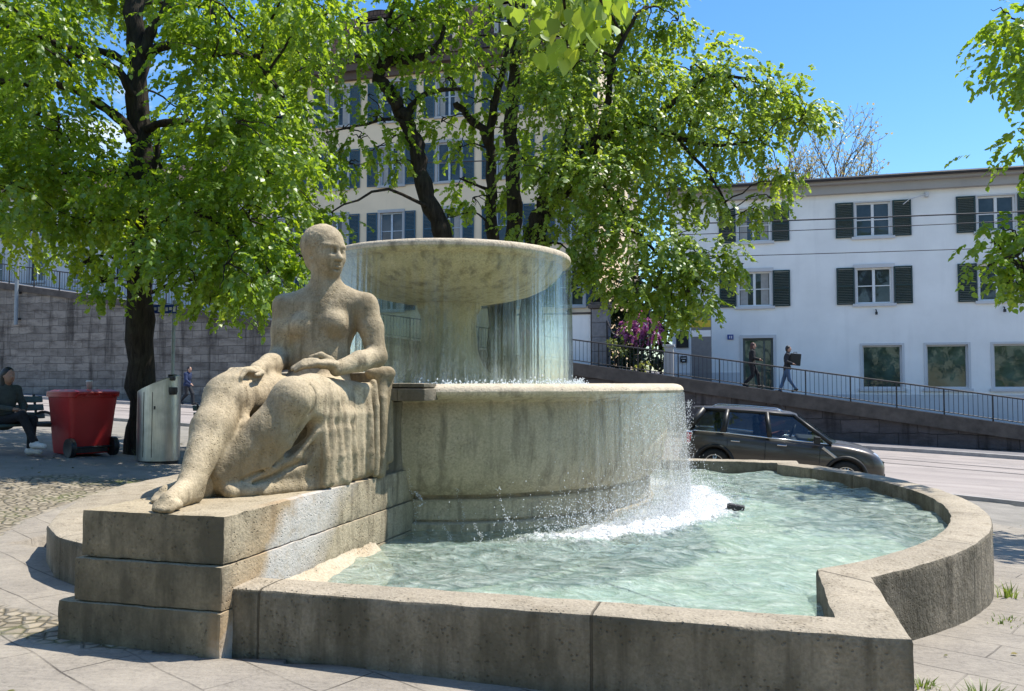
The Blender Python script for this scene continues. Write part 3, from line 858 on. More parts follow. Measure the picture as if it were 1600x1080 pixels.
    L = lambda x, y, z: tuple(hc+Rm @ (Vector((x, y, z))*.94))
    S.ell(L(-.02, 0, .06), (.178, .140, .165), Rm, .03)
    S.ell(L(.035, 0, -.035), (.130, .116, .165), Rm, .05)
    S.ell(L(.085, 0, -.130), (.062, .066, .052), Rm, .04)
    S.ell(L(.122, 0, .052), (.045, .102, .022), Rm, .025)      # brow
    for y in (-.052, .052):
        S.ell(L(.172, y, .006), (.040, .038, .026), Rm, .018, 'sub')
        S.ell(L(.124, y, .004), (.030, .032, .020), Rm, .006)
        S.chain([L(.142, y-.034, .010), L(.156, y, .022), L(.140, y+.034, .010)], [.006, .008, .006], .006)
        S.ell(L(.082, y*1.35, -.045), (.052, .036, .042), Rm, .05)   # cheek
    S.chain([L(.150, 0, .05), L(.160, 0, .005), L(.195, 0, -.052)], [.017, .015, .024], .014)  # nose
    for y in (-.022, .022): S.ell(L(.170, y, -.058), (.022, .014, .013), Rm, .010)
    S.ell(L(.176, 0, -.078), (.025, .03, .006), Rm, .006, 'sub')
    S.ell(L(.148, 0, -.092), (.026, .040, .011), Rm, .008); S.ell(L(.144, 0, -.120), (.026, .034, .013), Rm, .008)
    S.ell(L(.172, 0, -.106), (.022, .042, .005), Rm, .004, 'sub')
    S.ell(L(.165, 0, -.140), (.03, .04, .008), Rm, .012, 'sub')
    for y in (-.125, .125):
        S.ell(L(-.015, y, -.02), (.032, .018, .052), Rm, .012); S.ell(L(-.006, y*1.10, -.018), (.015, .014, .028), Rm, .01, 'sub')
    # close-cropped hair
    S.ell(L(-.050, 0, .080), (.192, .158, .168), Rm, 0)
    S.ell(L(-.09, 0, -.03), (.105, .118, .12), Rm, .03)
    P, F = S.mesh()
    n = np.array([mnoise.noise_vector(Vector(p)*34)[:] for p in P.tolist()], np.float32)
    hl_ = (P-np.array(hc, np.float32)) @ np.array(Rm, np.float32)
    hair = ((hl_[:, 2] > .02) & (hl_[:, 0]+.35*hl_[:, 2] < .13)).astype(np.float32)
    n2 = np.array([mnoise.noise_vector(Vector(p)*75)[:] for p in P.tolist()], np.float32)
    P = P + n*.0022 + n2*(.0055*hair)[:, None]
    o = mesh_np('body', P-np.array(SB, np.float32), F, M['stone_fig'], statue, True)
    sm = o.modifiers.new('smooth', 'SMOOTH'); sm.factor = .45; sm.iterations = 2
statue_body()

def statue_drape():
    S = SDF((-.55, -4.75, .70), (.62, -2.50, 1.72), .0105)
    # cloth round the hips and thighs, slightly thicker than the legs
    S.chain([(-.08, -3.2, 1.35), (-.12, -3.6, 1.385), (-.145, -3.98, 1.40)], [.19, .18, .148], .06)
    S.chain([(-.145, -3.98, 1.40), (-.11, -4.18, 1.20), (-.045, -4.44, .945)], [.134, .130, .082], .05)
    S.chain([(.24, -3.2, 1.35), (.275, -3.6, 1.378), (.30, -3.88, 1.388)], [.19, .175, .15], .06)
    S.chain([(.30, -3.88, 1.388), (.175, -3.985, 1.18), (-.05, -4.20, .915)], [.140, .134, .10], .05)
    S.cap((-.08, -3.55, 1.33), (.24, -3.5, 1.33), .15, .15, .07)             # lap
    S.ell((.07, -3.17, 1.47), (.30, .25, .085), Matrix.Rotation(R(18), 3, 'Z'), .03)   # waistband
    # seat under the cloth
    S.box((.0, -3.05, 1.03), (.45, .47, .27), None, .05, .05)
    # cloth sweeping from the left shin down to the plinth and back to the seat
    S.chain([(.20, -3.95, 1.12), (.12, -3.98, .98), (-.04, -4.16, .84)], [.10, .11, .09], .06)
    S.chain([(.33, -3.62, 1.02), (.22, -3.78, .90), (.02, -4.10, .80)], [.12, .11, .07], .07)
    S.chain([(.38, -3.45, .95), (.30, -3.70, .84), (.08, -4.10, .775)], [.08, .07, .045], .05)
    S.chain([(.05, -4.22, .795), (.17, -4.05, .785), (.36, -3.72, .78), (.42, -3.4, .79)], [.05, .045, .045, .05], .04)
    # swags along the shin
    for a, b, c_, r_ in (((.37, -3.84, 1.25), (.285, -3.93, 1.08), (.06, -4.17, .885), .022), ((.40, -3.74, 1.17), (.31, -3.84, 1.0), (.10, -4.12, .85), .02), ((.405, -3.66, 1.10), (.335, -3.76, .93), (.13, -4.07, .815), .02)):
        S.chain([a, b, c_], [r_, r_*1.2, r_*.8], .025)
    for a, b, c_, r_ in (((.40, -3.79, 1.20), (.305, -3.90, 1.02), (.09, -4.15, .865), .016), ((.41, -3.70, 1.12), (.33, -3.80, .955), (.13, -4.10, .83), .016)):
        S.chain([a, b, c_], [r_, r_, r_*.8], .02, 'sub')
    # gathered folds hanging from the left thigh: a sheet with shallow ridges
    S.box((.37, -3.50, 1.03), (.065, .235, .27), None, .05, .05)
    for k, (v_, w_) in enumerate(((-3.70, .030), (-3.615, .046), (-3.50, .036), (-3.40, .052), (-3.30, .034))):
        z0 = .80+.012*((k*7) % 3); f = (k-2)*.012+(.018, -.01, .012, -.016, .006)[k]
        S.chain([(.415, v_-.01, 1.31), (.432+.008*(k % 2), v_+f*.4, 1.16), (.440+.010*((k+1) % 2), v_+f, .98), (.445, v_+f*1.6, z0)], [w_*.7, w_*.9, w_*.95, w_*1.0], .016)
    S.cap((.40, -3.78, 1.30), (.42, -3.30, 1.26), .045, .05, .04)
    for a, b in (((.37, -3.78, 1.46), (.42, -3.70, 1.28)), ((.40, -3.60, 1.49), (.435, -3.50, 1.29))):
        S.chain([a, ((a[0]+b[0])/2+.02, (a[1]+b[1])/2, (a[2]+b[2])/2-.02), b], [.018, .024, .028], .025)
    S.ell((.43, -3.87, 1.40), (.05, .03, .13), Matrix.Rotation(R(25), 3, 'Y'), .03, 'sub')
    # long upright folds beside the hip, falling from the seat back
    S.box((.375, -2.93, 1.14), (.075, .25, .36), None, .05, .05)
    for k, (v_, x_) in enumerate(((-3.15, .43), (-3.05, .455), (-2.95, .468), (-2.85, .475))):
        tz = 1.38+.06*k; bz = (.88, .84, .80, .79)[k]; w_ = (.030, .044, .036, .046)[k]
        S.chain([(x_-.03, v_+.03, tz), (x_, v_, tz-.18), (x_+.012, v_-.010*(k-1), bz+.12), (x_+.006, v_-.016*(k-1), bz)], [w_*.8, w_*.95, w_, w_], .009)
    S.box((.455, -2.755, 1.22), (.055, .085, .37), Matrix.Rotation(R(2), 3, 'X'), .03, .03)
    S.cap((.38, -2.84, 1.575), (.50, -2.77, 1.575), .05, .055, .05)
    # hem folds between the shins
    S.chain([(-.02, -3.95, 1.33), (.03, -4.05, 1.20), (.02, -4.10, 1.06)], [.03, .026, .02], .04)
    S.ell((.055, -3.99, 1.33), (.05, .05, .05), None, .03, 'sub')
    P, F = S.mesh()
    n = np.array([mnoise.noise_vector(Vector(p)*30)[:] for p in P.tolist()], np.float32)
    P = P + n*.0024
    P = P[:]; P[:, 2] = np.maximum(P[:, 2], .755)
    o = mesh_np('drapery', P-np.array(SB, np.float32), F, M['stone_fig'], statue, True)
    sm = o.modifiers.new('smooth', 'SMOOTH'); sm.factor = .45; sm.iterations = 2
statue_drape()
LOBES_LEFT = [(-7.62,12.69,7.21,1.1),(-7.57,12.1,7.1,0.935),(-8.52,15.84,9.29,0.85),(-6.85,15.12,8.85,1.1),(-4.55,12.39,7.28,1.0),(-6.49,16.58,9.35,0.85),(-4.45,15.41,8.44,1.0),(-3.33,12.32,7.37,0.85),(-2.9,13.03,7.37,0.75),(-8.79,14.48,6.99,1.0),(-9.67,16.3,8.12,0.85),(-6.68,12.0,6.29,0.8),(-7.78,14.13,7.44,0.68),(-4.54,12.42,6.41,0.85),(-6.11,16.62,8.11,0.7224999999999999),(-4.61,15.58,7.53,0.95),(-4.82,16.47,8.03,0.8075),(-3.43,14.23,7.01,0.75),(-9.35,15.66,6.33,1.0),(-7.83,13.6,5.91,0.85),(-7.84,14.36,5.81,0.8),(-7.14,12.97,5.46,0.68),(-6.13,15.34,6.47,0.7),(-3.94,11.8,5.23,0.95),(-4.64,12.83,5.81,0.8075),(-3.93,14.06,6.0,0.85),(-4.78,16.98,7.12,0.7224999999999999),(-7.58,12.5,4.47,1.0),(-9.11,14.87,5.13,0.85),(-7.01,12.87,4.56,0.9),(-7.24,13.06,4.91,0.765),(-6.96,14.17,5.04,0.7),(-6.52,15.76,5.43,0.8),(-5.49,12.53,4.65,0.68),(-5.38,15.12,5.21,0.9),(-4.58,13.12,4.82,0.765),(-3.65,12.42,4.65,0.9),(-4.52,15.24,5.38,0.765),(-4.01,15.72,5.67,0.6),(-9.56,15.99,4.56,0.7),(-8.09,14.98,4.36,0.8),(-6.59,12.88,3.97,0.68),(-7.62,16.04,4.75,0.8),(-7.63,16.67,5.09,0.68),(-5.86,14.45,4.32,0.85),(-4.75,12.31,4.01,0.7224999999999999),(-4.63,13.64,4.11,0.9),(-6.08,16.78,4.91,0.765),(-3.75,13.12,4.06,0.85),(-3.85,12.18,3.89,0.7224999999999999),(-3.52,15.21,4.46,0.6),(-6.84,13.27,3.42,0.45),(-6.37,12.94,3.07,0.35),(-4.73,12.05,3.24,0.7),(-5.46,16.12,3.71,0.8),(-3.96,11.54,3.15,0.68),(-3.47,11.85,3.08,0.65),(-4.47,12.38,2.81,0.45),(-4.58,14.71,3.0,0.45),(-3.12,12.29,3.37,0.5),(-5.18,11.79,3.39,0.5),(-8.84,12.49,11.49,1.2),(-12.34,14.18,10.75,1.2),(-9.61,16.93,9.78,1.2),(-11.2,13.46,8.32,1.2),(-9.5,12.49,11.13,1.2),(-11.08,12.45,8.89,1.2),(-11.3,16.22,8.67,1.2),(-13.01,16.57,10.07,1.2),(-4.09,13.42,11.17,1.2),(-7.29,15.75,10.66,1.2),(-8.8,11.56,8.9,1.2),(-5.2,16.4,11.25,1.2),(-10.3,14.94,10.84,1.2),(-7.4,15.89,9.94,1.2),(-7.28,15.12,9.09,1.2),(-10.27,15.78,4.85,1.1),(-10.1,15.81,6.87,1.1),(-13.34,15.49,5.03,1.1),(-10.11,14.34,4.81,1.1),(-12.91,14.18,6.54,1.1),(-10.89,15.64,5.34,1.1)]
LOBES_A = [(-2.78,15.0,8.05,.75),(-2.2,14.8,7.75,.45),(-2.34,15.0,8.02,0.8),(-2.73,14.6,7.27,0.35),(-1.86,15.0,6.83,0.4),(-2.7,14.5,5.8,0.35),(-2.27,14.6,6.12,0.4),(-2.84,14.4,5.32,0.35),(-2.5,15.4,5.89,0.35),(-1.69,15.5,7.75,0.5),(-1.21,15.5,7.25,0.5),(-2.88,14.0,5.82,0.25),(-1.9,15.3,6.04,0.35),(-2.55,14.6,6.58,0.3),(-3.25,14.0,5.27,0.3),(-3.03,14.0,4.39,0.3),(-1.73,14.8,8.05,0.6),(-2.11,15.0,8.86,1.0),(-1.29,15.0,8.97,1.0),(-2.06,14.8,5.48,0.28)]
LOBES_B = [(-1.0,16.0,8.2,0.7),(-0.5,16.0,7.57,0.6),(-1.33,15.6,6.43,0.4),(-0.99,16.0,6.06,0.45),(-0.69,16.2,7.0,0.5),(-0.12,16.0,6.43,0.5),(-0.72,15.5,4.95,0.4),(-1.08,16.4,5.4,0.3),(-0.36,15.4,8.32,0.8),(-0.62,16.0,9.47,1.1),(0.27,17.0,9.97,1.1),(0.25,16.4,5.91,0.5),(-1.2,15.5,4.58,0.25),(-0.12,16.0,5.18,0.4)]
LOBES_C = [(0.47,15.0,7.78,0.8),(1.17,15.0,7.31,0.8),(1.87,16.0,8.45,0.7),(2.62,16.0,8.39,0.8),(3.14,15.5,8.36,0.5),(2.33,15.0,7.07,0.8),(3.38,15.5,7.38,0.8),(4.08,15.0,6.95,0.75),(4.83,15.0,6.71,0.65),(5.15,14.6,6.17,0.5),(5.53,15.0,6.48,0.25),(0.68,14.5,6.31,0.8),(1.46,14.5,6.31,0.8),(2.33,15.0,6.12,0.85),(3.14,15.0,6.24,0.8),(3.85,14.6,5.94,0.7),(4.59,15.0,5.95,0.45),(4.91,14.6,5.03,0.28),(4.82,15.0,5.36,0.3),(0.67,14.4,5.15,0.8),(1.39,14.4,4.98,0.8),(2.09,14.6,5.14,0.75),(2.77,14.6,4.92,0.65),(3.5,14.6,4.63,0.5),(4.17,14.4,4.48,0.28),(3.71,15.0,5.3,0.3),(4.57,14.6,4.75,0.25),(0.56,14.6,4.35,0.7),(1.28,14.4,4.08,0.65),(1.94,14.0,3.96,0.8),(2.59,14.0,3.79,0.7),(3.18,14.0,3.63,0.6),(3.61,13.8,3.6,0.35),(3.77,13.8,3.44,0.2),(1.61,14.0,3.2,0.35),(1.96,13.8,3.23,0.5),(2.35,13.6,3.05,0.5),(2.88,13.6,2.99,0.5),(3.19,13.6,2.73,0.28),(2.61,13.6,2.68,0.3),(1.11,14.4,3.58,0.35),(2.87,13.6,2.57,0.15),(1.84,17.0,6.47,1.0),(2.99,17.5,7.58,1.0),(4.07,17.5,7.17,0.8),(2.1,17.0,5.15,0.8),(1.12,18.0,8.33,1.0),(3.16,17.0,6.08,0.7),(1.5,16.0,9.47,1.1),(2.71,16.5,9.72,0.9),(1.01,14.4,8.45,0.9),(4.99,16.5,6.85,0.5)]
LOBES_R = [(6.66,10.8,6.28,0.45),(6.72,10.8,5.59,0.35),(6.99,11.0,6.11,0.6),(6.75,11.0,5.5,0.2),(6.21,10.6,3.28,0.28),(6.58,10.8,3.4,0.35),(6.65,10.8,2.98,0.4),(6.08,10.6,2.99,0.22),(6.32,10.6,2.79,0.25),(6.95,11.0,3.22,0.5),(6.76,11.0,2.67,0.2),(6.81,11.0,4.29,0.2)]
# ------------------------------------------------------------------ trees
def leaf_mat(name, dif, trn, var=.25):
    t = NT(name)
    ti = t.n('Attribute', attribute_name='tint').outputs['Fac']
    def three(c): return t.ramp(ti, [(0, tuple(x*(1-var) for x in c)), (.6, c), (1, (c[0]*1.55, c[1]*1.25, c[2]*1.0))])
    d = t.n('BsdfDiffuse', {'Color': three(dif)}).outputs[0]
    r = t.n('BsdfTranslucent', {'Color': three(trn)}).outputs[0]
    g = t.n('BsdfGlossy', {'Color': (.9, .95, .9), 'Roughness': .42}).outputs[0]
    a = t.n('MixShader', {0: .5, 1: d, 2: r}).outputs[0]
    return t.done(t.n('MixShader', {0: .045, 1: a, 2: g}).outputs[0])
M['leaf'] = leaf_mat('linden_leaf', (.14, .235, .025), (.45, .64, .03))
M['leaf_b'] = leaf_mat('linden_leaf_pale', (.15, .235, .04), (.48, .64, .05))

def bark(name, a, b):
    t = NT(name); p = t.obj()
    g = t.noise(t.mapv(p, (16, 16, 2.6)), 1., 6, .68, .6)
    c = t.mix(t.mr(g, .35, .68), a, b)
    c = t.mix(t.mr(t.noise(p, 2.3, 4), .55, .75, 0, .4), c, (.055, .06, .035))
    return t.done(t.pbr(c, .92, t.bump(g, 1., .05), .2))
M['bark'] = bark('furrowed_bark', (.020, .016, .012), (.062, .050, .038))

HEART = np.array([(0, 0, 0), (.22, -.06, .03), (.42, .18, .07), (.36, .52, .05), (.16, .82, .01), (0, 1.02, -.06), (-.16, .82, .01), (-.36, .52, .05), (-.42, .18, .07), (-.22, -.06, .03), (0, .5, -.02)], np.float32)
HEART_F = [(10, 0, 1, 2), (10, 2, 3, 4), (10, 4, 5, 6), (10, 6, 7, 8), (10, 8, 9, 0)]
SIMPLE = np.array([(0, 0, 0), (.34, .10, .05), (.38, .48, .03), (0, 1., -.05), (-.38, .48, .03), (-.34, .10, .05)], np.float32)
SIMPLE_F = [(0, 1, 2, 3), (0, 3, 4, 5)]

def leaves(P, D, Nn, S, tint, tmpl=SIMPLE, tf=SIMPLE_F):
    """P origin, D tip direction, Nn rough normal, S size -> vertex and face arrays."""
    D = D/np.linalg.norm(D, axis=1, keepdims=True)
    X = np.cross(D, Nn); X /= (np.linalg.norm(X, axis=1, keepdims=True)+1e-6)
    Z = np.cross(X, D)
    T = tmpl
    V = P[:, None]+S[:, None, None]*(X[:, None]*T[None, :, 0, None]+D[:, None]*T[None, :, 1, None]+Z[:, None]*T[None, :, 2, None])
    k = len(T)
    F = (np.arange(len(P))[:, None, None]*k+np.array(tf)[None]).reshape(-1, 4)
    return V.reshape(-1, 3), F, np.repeat(tint, k)

def crown_arrays(lobes, dens, size, seed, squash=.8, per=12):
    g = np.random.default_rng(seed)
    P, D, N, S, T = [], [], [], [], []
    for (x, y, z, r) in lobes:
        c = np.array([x, y, z]); nsub = max(3, int(13*r*r+3))
        sd = g.normal(size=(nsub, 3)); sd /= np.linalg.norm(sd, axis=1, keepdims=True)
        sub = c+sd*(r*g.uniform(.35, 1.0, (nsub, 1)))*np.array([1, 1, squash])
        nsh = max(4, int(dens*r*r*r**-.25))
        which = g.integers(0, nsub, nsh)
        o = sub[which]+g.normal(size=(nsh, 3))*min(.2, .3*r)*np.array([1, 1, .7])
        out = (o-c)/(np.linalg.norm(o-c, axis=1, keepdims=True)+1e-6)
        dr = out*.8+g.normal(size=(nsh, 3))*.55+np.array([0, 0, -.45]); dr /= np.linalg.norm(dr, axis=1, keepdims=True)
        ln = g.uniform(.18, .42, nsh)*min(1., .5+r*.6)
        stint = np.clip(g.normal(.45, .16, nsub)[which]+g.normal(0, .1, nsh), 0, 1)
        t = (np.arange(per)+.5)/per
        q = o[:, None]+dr[:, None]*(ln[:, None]*t[None])[..., None]+np.array([0, 0, -.14])*(t**2)[None, :, None]
        sidev = np.cross(dr, np.array([0, 0, 1.])); sidev /= np.linalg.norm(sidev, axis=1, keepdims=True)+1e-6
        alt = np.where(np.arange(per) % 2, 1., -1.)
        ld = dr[:, None]*.5+sidev[:, None]*alt[None, :, None]*.75+np.array([0, 0, -.55])+g.normal(size=(nsh, per, 3))*.35
        nn = np.array([0, 0, 1.])+out[:, None]*.5+g.normal(size=(nsh, per, 3))*.38
        P.append(q.reshape(-1, 3)); D.append(ld.reshape(-1, 3)); N.append(nn.reshape(-1, 3))
        S.append((size*g.uniform(.6, 1.25, (nsh, per))).ravel())
        T.append(np.clip(stint[:, None]+g.normal(0, .13, (nsh, per)), 0, 1).ravel())
    return [np.concatenate(a) for a in (P, D, N, S, T)]

def wiggle(pts, n=6, a=.05, seed=0):
    """refine a limb into a gently crooked line."""
    rd = random.Random(seed); pts = [Vector(p) for p in pts]; out = []
    for i in range(len(pts)-1):
        p0 = pts[max(i-1, 0)]; p1 = pts[i]; p2 = pts[i+1]; p3 = pts[min(i+2, len(pts)-1)]
        for k in range(n):
            t = k/n
            q = .5*((2*p1)+(p2-p0)*t+(2*p0-5*p1+4*p2-p3)*t*t+(3*p1-p0-3*p2+p3)*t**3)
            out.append(q+Vector((rd.uniform(-a, a), rd.uniform(-a, a), rd.uniform(-a, a)))*(.4 if k == 0 else 1))
    out.append(pts[-1]); return out

def tree(label, base, limbs, lobes, dens=46, size=.088, seed=1, mat='leaf', group=None, twigs=True, squash=.8, name='linden_tree'):
    """limbs: list of (points, radius at start, radius at end); the first one is the trunk."""
    t = empty(name, base, 0, label, 'tree', group)
    b = Vector(base); mb = MB(); ends = []
    for i, (pts, r0, r1) in enumerate(limbs):
        w_ = wiggle(pts, 5, min(.05, r0*.22), seed*31+i); n = len(w_)
        rad = [(r0+(r1-r0)*(k/(n-1))**.8)*(1+.10*math.sin(k*2.1+i)) for k in range(n)]
        if i == 0: rad[0] *= 1.45; rad[1] *= 1.16; rad[2] *= 1.05
        mb.tube([p-b for p in w_], rad, 14 if r0 > .1 else 7)
        ends += [(p, r) for p, r in zip(w_, rad)][(2 if i else n//3):]
    if twigs:
        rd = random.Random(seed)
        for (x, y, z, r) in lobes:
            c = Vector((x, y, z))
            p, pr = min(ends, key=lambda e: (e[0]-c).length+.6*max(0, e[0].z-c.z))
            L_ = (c-p).length
            if L_ > .2:
                mid = p.lerp(c, .5)+Vector((rd.uniform(-.15, .15), rd.uniform(-.15, .15), .18*L_))
                q = wiggle([p, mid, c], 4, .035*min(1, L_), rd.random())
                r_ = min(pr*.8, .014+.013*L_)
                mb.tube([k-b for k in q], [r_*(1-.7*k/(len(q)-1)) for k in range(len(q))], 6)
            for k in range(3 if r > .3 else 1):
                e = c+Vector((rd.uniform(-1, 1), rd.uniform(-1, 1), rd.uniform(-.8, .5)))*r*.8
                q = wiggle([c, c.lerp(e, .5)+Vector((0, 0, .08*r)), e], 3, .03, rd.random())
                mb.tube([v-b for v in q], [.014*(1-.7*i/(len(q)-1)) for i in range(len(q))], 5)
    mb.build('trunk', M['bark'], t, True)
    V, F, tt = leaves(*crown_arrays(lobes, dens, size, seed, squash))
    mesh_np('crown', V-np.array(base), F, M[mat], t, attr={'tint': tt})
    return t

G_T = 'linden trees on the square'
tree('big dark-trunked linden behind the steel litter bin, with a low wide crown', (-6.17, 14, .33), [
    ([(-6.17, 14, .2), (-6.17, 14, .9), (-6.21, 14, 2.55), (-6.28, 14, 4.72), (-6.37, 14, 6.7), (-6.42, 14, 8.03), (-6.43, 14, 9.6)], .275, .13),
    ([(-6.27, 14, 5.3), (-6.5, 13.8, 5.85), (-6.9, 13.6, 6.15), (-7.4, 13.4, 6.34), (-8.6, 13.0, 6.3)], .11, .04),
    ([(-6.3, 14, 6.2), (-6.6, 13.8, 6.71), (-7.05, 13.6, 6.86), (-7.6, 13.4, 7.1), (-8.8, 13, 7.4)], .10, .03),
    ([(-6.34, 14, 6.8), (-6.75, 13.9, 7.05), (-7.4, 13.8, 7.12), (-9, 14.2, 7.6)], .09, .03),
    ([(-6.36, 14, 6.9), (-6.1, 13.9, 7.45), (-5.8, 13.8, 7.9), (-5.3, 13.6, 9.2)], .12, .04),
    ([(-6.28, 14, 5.75), (-5.7, 13.8, 5.85), (-5.1, 13.6, 5.7), (-4.3, 13.4, 5.2)], .085, .03),
    ([(-6.25, 14, 4.3), (-6.0, 13.8, 4.9), (-5.85, 13.7, 5.5), (-5.75, 13.5, 4.9)], .07, .03),
    ([(-6.35, 14, 7.0), (-5.7, 13.8, 7.2), (-5.1, 13.6, 7.1), (-4.2, 13.2, 6.7), (-3.6, 13, 6.0)], .09, .03),
    ([(-5.5, 13.7, 8.7), (-5.0, 13.6, 7.7), (-4.78, 13.6, 7.2), (-4.6, 13.5, 6.55), (-4.45, 13.4, 5.69)], .05, .02),
    ([(-5.7, 13.8, 7.2), (-4.95, 13.7, 6.5), (-4.75, 13.6, 5.8)], .04, .015),
    ([(-6.3, 14, 5.0), (-7.3, 13.6, 4.9), (-8.3, 13.0, 4.5)], .08, .03),
    ([(-6.2, 14, 3.6), (-5.6, 13.6, 4.2), (-4.8, 13.2, 4.1), (-4.0, 12.9, 3.6)], .06, .02)],
    LOBES_LEFT, 172, .080, 3, 'leaf', G_T)
tree('thin crooked linden leaning left behind the upper bowl', (-.9, 15.2, .1), [
    ([(-.9, 15.2, -.1), (-.95, 15.2, 1.2), (-1.03, 15.2, 2.88), (-1.25, 15.2, 4.14), (-1.55, 15.2, 4.88), (-1.71, 15.2, 5.59), (-1.89, 15.2, 6.19), (-2.1, 15.2, 6.54), (-2.36, 15.2, 6.96), (-2.46, 15.2, 7.2), (-2.3, 15.2, 7.42), (-1.83, 15.2, 7.5)], .215, .09),
    ([(-1.9, 15.2, 6.2), (-2.15, 15.0, 6.3), (-2.68, 14.8, 6.12), (-3.26, 14.5, 5.89)], .05, .012),
    ([(-1.95, 15.2, 6.35), (-1.75, 15.3, 6.75), (-1.5, 15.4, 6.93), (-.96, 15.4, 6.98)], .09, .03),
    ([(-2.4, 15.2, 7.3), (-2.34, 15, 7.78), (-2.11, 15, 8.6)], .07, .03),
    ([(-1.83, 15.2, 7.5), (-1.4, 15.2, 7.7), (-1.1, 15.2, 8.6)], .08, .03)],
    LOBES_A, 100, .086, 5, 'leaf', G_T)
tree('upright linden with two dark stems behind the upper bowl', (-.34, 16, 0), [
    ([(-.34, 16, -.15), (-.34, 16, 1), (-.34, 16, 2.95), (-.37, 16, 4.28), (-.4, 16, 5.31), (-.46, 16, 6.18), (-.68, 16, 6.5), (-1.1, 15.9, 6.9)], .18, .06),
    ([(-.46, 16, 6.1), (-.31, 16, 7.06), (-.12, 16, 7.82), (0, 16, 9.2)], .10, .04),
    ([(-.34, 16, .5), (-.15, 15.8, 2.0), (.02, 15.6, 4.22), (.0, 15.6, 5.58), (0, 15.6, 6.92), (.06, 15.6, 8.03), (.18, 15.6, 9.4)], .19, .09),
    ([(-.4, 16, 5.2), (-.7, 15.9, 5.3), (-1.0, 15.8, 5.4)], .04, .015)],
    LOBES_B, 100, .086, 6, 'leaf', G_T)
tree('broad linden on the right with a thick bent limb reaching towards the white house', (.34, 15, 0), [
    ([(.36, 15, -.15), (.36, 15, 1.2), (.37, 15, 2.63), (.42, 15, 4.0), (.58, 15, 4.6), (.99, 15, 5.13), (1.34, 15, 5.65), (1.63, 15, 5.95), (2.04, 15, 6.18), (2.38, 15, 6.24)], .27, .09),
    ([(2.3, 15, 6.22), (2.79, 15, 6.48), (3.26, 15, 6.83), (3.73, 15, 7.1), (4.6, 14.9, 6.9)], .07, .025),
    ([(2.3, 15, 6.2), (3.02, 15, 5.95), (3.72, 14.9, 5.77), (4.42, 14.8, 5.83)], .065, .02),
    ([(1.6, 15, 5.9), (1.75, 15, 6.6), (1.87, 15, 7.42), (2.34, 15, 8.3)], .09, .03),
    ([(1.28, 15, 5.5), (1.78, 14.6, 4.81), (2.22, 14.3, 4.03), (2.77, 14.0, 3.36)], .06, .02),
    ([(2.94, 15, 5.95), (3.5, 14.7, 5.2), (3.83, 14.5, 4.4)], .045, .015),
    ([(.4, 15, 3.9), (.9, 15.6, 5.4), (1.2, 16.2, 7.0), (1.4, 16.4, 8.8)], .12, .04),
    ([(3.9, 15, 7.05), (4.25, 15, 6.78), (4.6, 15, 6.72), (4.66, 15, 7.07)], .035, .015)],
    LOBES_C, 205, .077, 8, 'leaf_b', G_T)
ext = [(9.0+1.5*math.cos(a)*q, 11.4+1.5*math.sin(a)*q, z, .75) for a, q, z in [(k*2.4, .45+.13*(k % 5), 3.2+.36*k) for k in range(14)]]
tree('linden standing just outside the right edge, only branch tips hanging in', (8.9, 11.6, -.9), [
    ([(8.9, 11.6, -1.1), (8.9, 11.6, .5), (8.85, 11.6, 3), (8.9, 11.5, 5.5), (9.0, 11.5, 8.3)], .22, .06),
    ([(8.87, 11.6, 2.6), (8.0, 11.3, 3.2), (7.2, 11.0, 3.4), (6.4, 10.7, 3.1)], .07, .02),
    ([(8.9, 11.6, 4.6), (8.1, 11.2, 5.6), (7.3, 11, 6.1), (6.7, 10.8, 6.2)], .07, .02)],
    LOBES_R+ext, 130, .085, 9, 'leaf', G_T)

# near bough of an eighth tree: its trunk stands behind the viewer
def near_bough():
    g = np.random.default_rng(21); base = Vector((1.9, -2.6, 0))
    t = empty('linden_tree', base, 0, 'large soft leaves of a nearer linden bough hanging in at the top centre', 'tree', G_T)
    mb = MB()
    for pts, a, b_ in (([(1.9, -2.6, -.1), (1.9, -2.6, 2.2), (1.6, -1.6, 4.0), (1.0, .8, 4.6), (.55, 2.8, 4.15), (.3, 4.0, 3.72)], .2, .03),
                       ([(.62, 2.6, 4.2), (.3, 3.6, 3.95), (.12, 4.3, 3.58)], .022, .008), ([(.4, 3.6, 3.9), (.45, 4.2, 3.66), (.5, 4.5, 3.5)], .018, .007), ([(.5, 3.2, 4.05), (.6, 4.0, 3.75), (.66, 4.4, 3.62)], .016, .006), ([(.3, 4.0, 3.72), (.28, 4.3, 3.5), (.3, 4.45, 3.32)], .014, .005)):
        q = wiggle(pts, 5, .03 if a < .1 else .05, 3); mb.tube([p-base for p in q], [a+(b_-a)*(i/(len(q)-1))**.7 for i in range(len(q))], 9)
    mb.build('trunk', M['bark'], t, True)
    n = 150
    cl = np.array([(.12, 4.3, 3.56), (.22, 4.35, 3.44), (.36, 4.4, 3.46), (.50, 4.45, 3.52), (.30, 4.4, 3.32), (.62, 4.35, 3.62), (.0, 4.3, 3.62), (.5, 4.2, 3.75), (.2, 4.1, 3.8), (.36, 4.35, 3.62), (.1, 4.4, 3.45)])
    w_ = g.integers(0, len(cl), n)
    P = cl[w_]+g.normal(size=(n, 3))*np.array([.075, .12, .065])
    D = np.array([0, 0, -1.])+g.normal(size=(n, 3))*.42; N = g.normal(size=(n, 3))*.6+np.array([.2, -.7, .6])
    V, F, tt = leaves(P, D, N, g.uniform(.065, .115, n), np.clip(g.normal(.5, .22, n), 0, 1), HEART, HEART_F)
    mesh_np('crown', V-np.array(base), F, M['leaf_b'], t, attr={'tint': tt})
near_bough()

